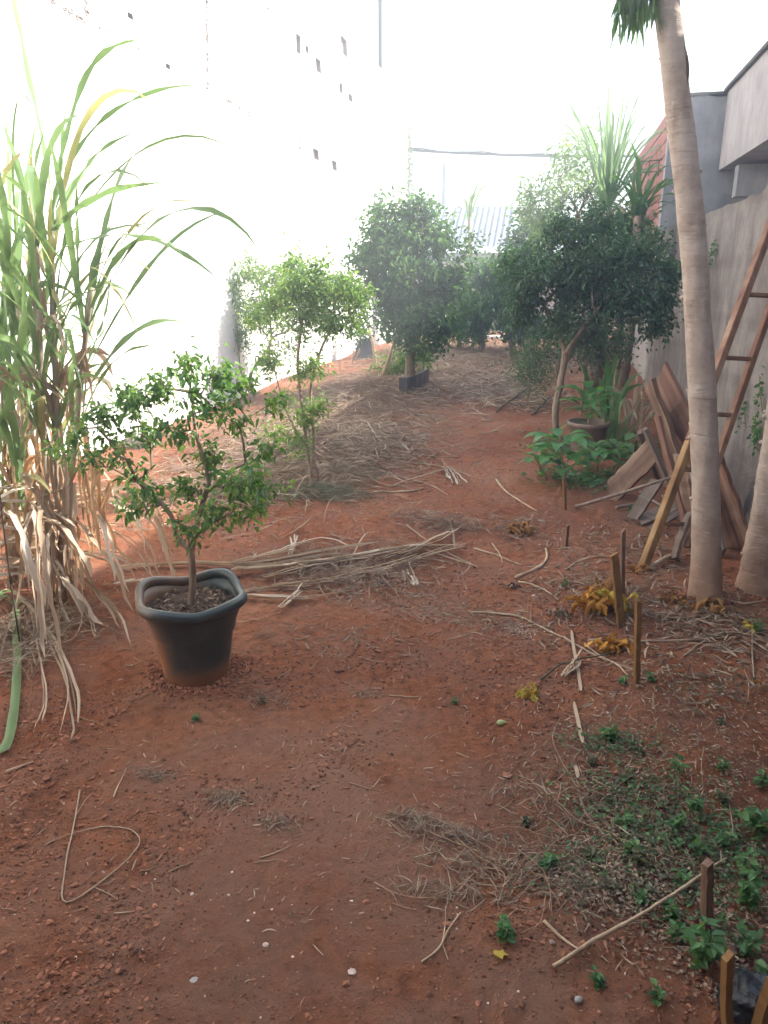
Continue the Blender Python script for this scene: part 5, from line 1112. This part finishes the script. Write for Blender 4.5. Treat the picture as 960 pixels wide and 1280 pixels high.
W_ += [(lb, x, y, h, n, L, mk) for lb, x, y, h, n, L, mk in (('weed at the top left corner of the weedy bed', 742, 958, .04, 36, .018, 'weedgrey'), ('leafy weed just right of the bed centre', 868, 1015, .05, 40, .022, 'weed'), ('weed above the tip of the long cane', 905, 1060, .06, 44, .022, 'weed'),
      ('weed in the middle of the bed beside the pale strip', 775, 1040, .05, 44, .022, 'weed'), ('weed at the left margin of the bed', 735, 1075, .045, 34, .02, 'weedgrey'), ('weed low in the bed left of the long cane', 760, 1115, .045, 40, .02, 'weedgrey'), ('weed behind the cane near the stake', 850, 1105, .05, 44, .022, 'weed'),
      ('weed at the far right between stake and edge', 935, 1100, .07, 54, .026, 'weed'), ('clump of small weeds right of the front tuft', 800, 940, .035, 40, .016, 'weedgrey'), ('weed against the right edge near the top of the bed', 950, 985, .06, 50, .022, 'weed'), ('weed between the cane and the lush weed', 846, 1178, .04, 30, .02, 'weed'), ('sprout in the shade right of the plastic bag', 957, 1235, .08, 44, .024, 'weed'))]
for i, (lb, x, y, h, n, L, mk) in enumerate(W_): weed(lb, x, y, h, n, L, mk, 200+i)
def cover(name, label, specs, mat, seed, L=.014):
    rg = np.random.default_rng(seed); mb = MB()
    for px, py, sx, sy, n in specs:
        c = G(px, py); p = c[:2]+rg.normal(size=(n, 2))*[sx, sy]; p = p[p[:, 0] < XW-.05]; z = hfull(p[:, 0], p[:, 1])+.004+.022*rg.random(len(p))**2
        D = rg.normal(size=(len(p), 3)); D[:, 2] = .2; LL = L*(.5+.8*rg.random(len(p))); leafcloud(mb, np.column_stack([p, z]), D, LL, LL*.65, rg, fold=.15, up=1.8)
    nm(mb.build(name, mat), label, 'ground cover', kind='stuff')
cover('weed_cover', 'low wilted ground cover spreading between the stakes at lower right', [(790, 990, .10, .10, 420), (820, 1040, .14, .10, 600), (780, 930, .10, .06, 260), (740, 1100, .10, .08, 260), (870, 1100, .08, .08, 200), (900, 860, .15, .1, 300), (930, 1080, .08, .12, 250)], M['weedgrey'], 91)
cover('weed_cover', 'dark dead leaf litter spread under the lower right weeds', [(800, 1090, .14, .10, 900), (860, 960, .2, .2, 900), (760, 1120, .10, .06, 500), (890, 1200, .10, .08, 500), (870, 870, .2, .1, 500)], M['straw_dark'], 92, .011)
cover('weed_cover', 'small green creeping leaves through the weedy bed at lower right', [(800, 1010, .12, .10, 420), (850, 1060, .12, .10, 420), (760, 930, .08, .04, 200), (920, 1060, .08, .12, 320), (740, 1080, .1, .06, 140), (880, 1150, .08, .06, 160)], M['weed'], 95, .015)
# broad-leaved seedling and terracotta pot plant
def broad_plant(label, base, h, n, L, seed, mat='broad', name='leafy_plant', cat='plant', lean=(0, 0)):
    rg = np.random.default_rng(seed); root = empty(name, base, label, cat); st = cr([base, np.array(base)+[lean[0]*.4, lean[1]*.4, h*.5], np.array(base)+[lean[0], lean[1], h]], 12)
    mb = MB(); tube(mb, st, np.linspace(.008, .004, 12), 6); mb.build('stem', M['twig'], root, True)
    for k in range(n):
        p0 = st[int(3+8*k/n)]; a = k*2.4+rg.normal()*.3; d = np.array([math.cos(a), math.sin(a), .55+.3*rg.random()])
        l = L*(.7+.5*rg.random()); pts = arc(p0, d, l*1.5, 2.2, 10); mb = MB(); k_ = 3; tube(mb, pts[:k_+1], .002, 4)
        c = pts[k_:]; s = np.linspace(0, 1, len(c)); u = unit(np.cross(d, [0, 0, 1])); V = []
        for i, q in enumerate(c):
            w_ = l*.55*math.sin(math.pi*min(1, .08+.92*s[i]**.8))*.5+.001; V += [q-u*w_+[0, 0, w_*.25], q, q+u*w_+[0, 0, w_*.25]]
        mb.add(V, [(i*3+j, i*3+j+1, i*3+4+j, i*3+3+j) for i in range(len(c)-1) for j in (0, 1)]); mb.build('leaf', M[mat], root, True)
    return root
b = G(705, 610); broad_plant('broad leaved green seedling beside the light peg right of the path', b, .40, 22, .20, 1, lean=(-.06, 0))
b2 = G(668, 597); broad_plant('low leafy sprout reaching left towards the path beside the seedling', G(684, 600), .20, 12, .16, 2, lean=(-.12, -.05))
b3 = G(745, 590); broad_plant('dark leafy plant below the terracotta pot', b3, .16, 16, .16, 3)
tp_ = G(733, 566); tr_ = empty('plant_pot', tp_, 'weathered clay pot with a pale rim under the right hand tree', 'plant pot')
Yq = float(tp_[1]); R = 24*mpp(Yq); H_ = 40*mpp(Yq); n = 32; th = np.linspace(0, 2*math.pi, n, endpoint=False)
prof = [(R*.72, 0), (R*.80, .02), (R*.96, H_*.86), (R*1.08, H_*.88), (R*1.10, H_), (R*.98, H_), (R*.92, H_*.88), (R*.02, H_*.86)]
mb = MB(); mb.add([(tp_[0]+r*math.cos(a), tp_[1]+r*math.sin(a), tp_[2]+z) for r, z in prof for a in th], [(i*n+j, i*n+(j+1) % n, (i+1)*n+(j+1) % n, (i+1)*n+j) for i in range(len(prof)-1) for j in range(n)]); mb.build('pot_body', M['terracotta'], tr_, True)
broad_plant('bushy broad leaved plant growing in the weathered clay pot', tp_+np.array([0, 0, H_*.85]), .30, 20, .21, 5)
tuft('striped_plant', 'arching pale striped blade plant behind the clay pot', 'plant', G(765, 560), 26, .75, .035, M['cane'], 75, 3.2, .8)
tuft('grass_clump', 'bright green grassy clump right of the clay pot', 'plant', G(775, 572), 30, .34, .012, M['broad'], 76, 2.5, .6)
tuft('striped_plant', 'dusty dry bladed plant between the clay pot and the rough wall', 'plant', G(790, 545), 18, .7, .04, M['dryleaf'], 77, 3.5, .7)
tuft('palm_seedling', 'fan of broad green blades under the right hand tree', 'plant', G(750, 540), 12, .9, .08, M['leafmid'], 78, 2.0, .5)
b4 = G(770, 590); broad_plant('dark low leaves between the clay pot and the timber pile', b4, .22, 18, .18, 6, 'leafmid')
cover('undergrowth', 'low green undergrowth around the clay pot', [(730, 600, .18, .15, 500), (760, 560, .3, .3, 700), (690, 560, .12, .2, 250)], M['weed'], 93, .04)
# creeper tufts on the rough wall
for i, (x, y, n) in enumerate(((945, 540, 60), (930, 515, 20), (950, 490, 30), (893, 315, 40))):
    rg = np.random.default_rng(300+i); p = PX(x, y, XW-.03); mb = MB(); q = p+rg.normal(size=(n, 3))*[.01, .05, .06]; LL = rg.uniform(.02, .04, n); D = rg.normal(size=(n, 3)); D[:, 0] = -abs(D[:, 0])
    leafcloud(mb, q, D, LL, LL*.7, rg); wr = empty('wall_plant', p, ('small creeper sprig on the rough wall right of the papaya trunk, lowest', 'tiny sprig on the rough wall just above the lowest one', 'upper creeper sprig on the rough wall near the right edge', 'small green sprig near the top of the rough wall behind the papaya trunk')[i], 'plant')
    nm(mb.build('leaves', M['weed'], wr), kind='stuff'); mb = MB(); tube(mb, [p+np.array([.03, 0, -.12]), p, p+np.array([-.01, .03, .1])], .003, 5); mb.build('stem', M['twig'], wr)
# unseen house wall and eaves added behind the camera to shade the near ground
hb = empty('added_shade_house', (-1.5, -1.6, 0), 'unseen house added behind the viewpoint to shade the near ground', 'house')
mb = MB(); box(mb, (-1.4, -1.75, 1.9), (5.2, .2, 4.0)); mb.build('wall', M['concrete2'], hb)
mb = MB(); box(mb, (-1.4, -.62, 2.80), (5.3, 2.1, .12)); mb.build('eaves', M['concrete'], hb)
# scattering volume added to imitate the veil of lens glare
mm = bpy.data.materials.new('air'); mm.use_nodes = True; t = mm.node_tree; t.nodes.remove(t.nodes['Principled BSDF'])
pv = N(t, 'VolumePrincipled'); pv.inputs['Color'].default_value = (.86, .93, 1, 1); pv.inputs['Density'].default_value = HAZE; pv.inputs['Anisotropy'].default_value = .35
t.links.new(pv.outputs[0], t.nodes['Material Output'].inputs['Volume'])
mb = MB(); box(mb, (0, 0, 4.0), (600, 600, 11.0)); nm(mb.build('glare_haze', mm), kind='stuff')
# soil pushed up round the pot and the trunk feet
def collar(name, label, c, R_, n, s_, seed, mat='clod'):
    rg = np.random.default_rng(seed); a = rg.random(n)*6.28; r = R_*(1+np.abs(rg.normal(size=n))*.35)
    x = c[0]+r*np.cos(a); y = c[1]+r*np.sin(a); z = hfull(x, y)+.002; s = np.minimum(s_*np.exp(rg.normal(size=n)*.5), s_*2.5)
    V = np.stack([x, y, z], -1)[:, None]+ICO[None]*(1+.25*rg.normal(size=(n, 12, 1)))*s[:, None, None]
    mb = MB(); mb.addarr(V, (np.arange(n)[:, None, None]*12+ICF[None]).reshape(-1, 3)); nm(mb.build(name, M[mat]), label, 'soil', kind='stuff')
collar('soil_collar', 'loose red crumbs pushed up round the foot of the dark grey pot', PB, 48*sc, 900, .0042, 1)
collar('soil_collar', 'loose soil crumbs round the foot of the papaya trunk beside the ladder', TB, .085, 500, .005, 2)
collar('soil_collar', 'loose soil crumbs round the foot of the right edge trunk', TB2, .10, 400, .005, 3)
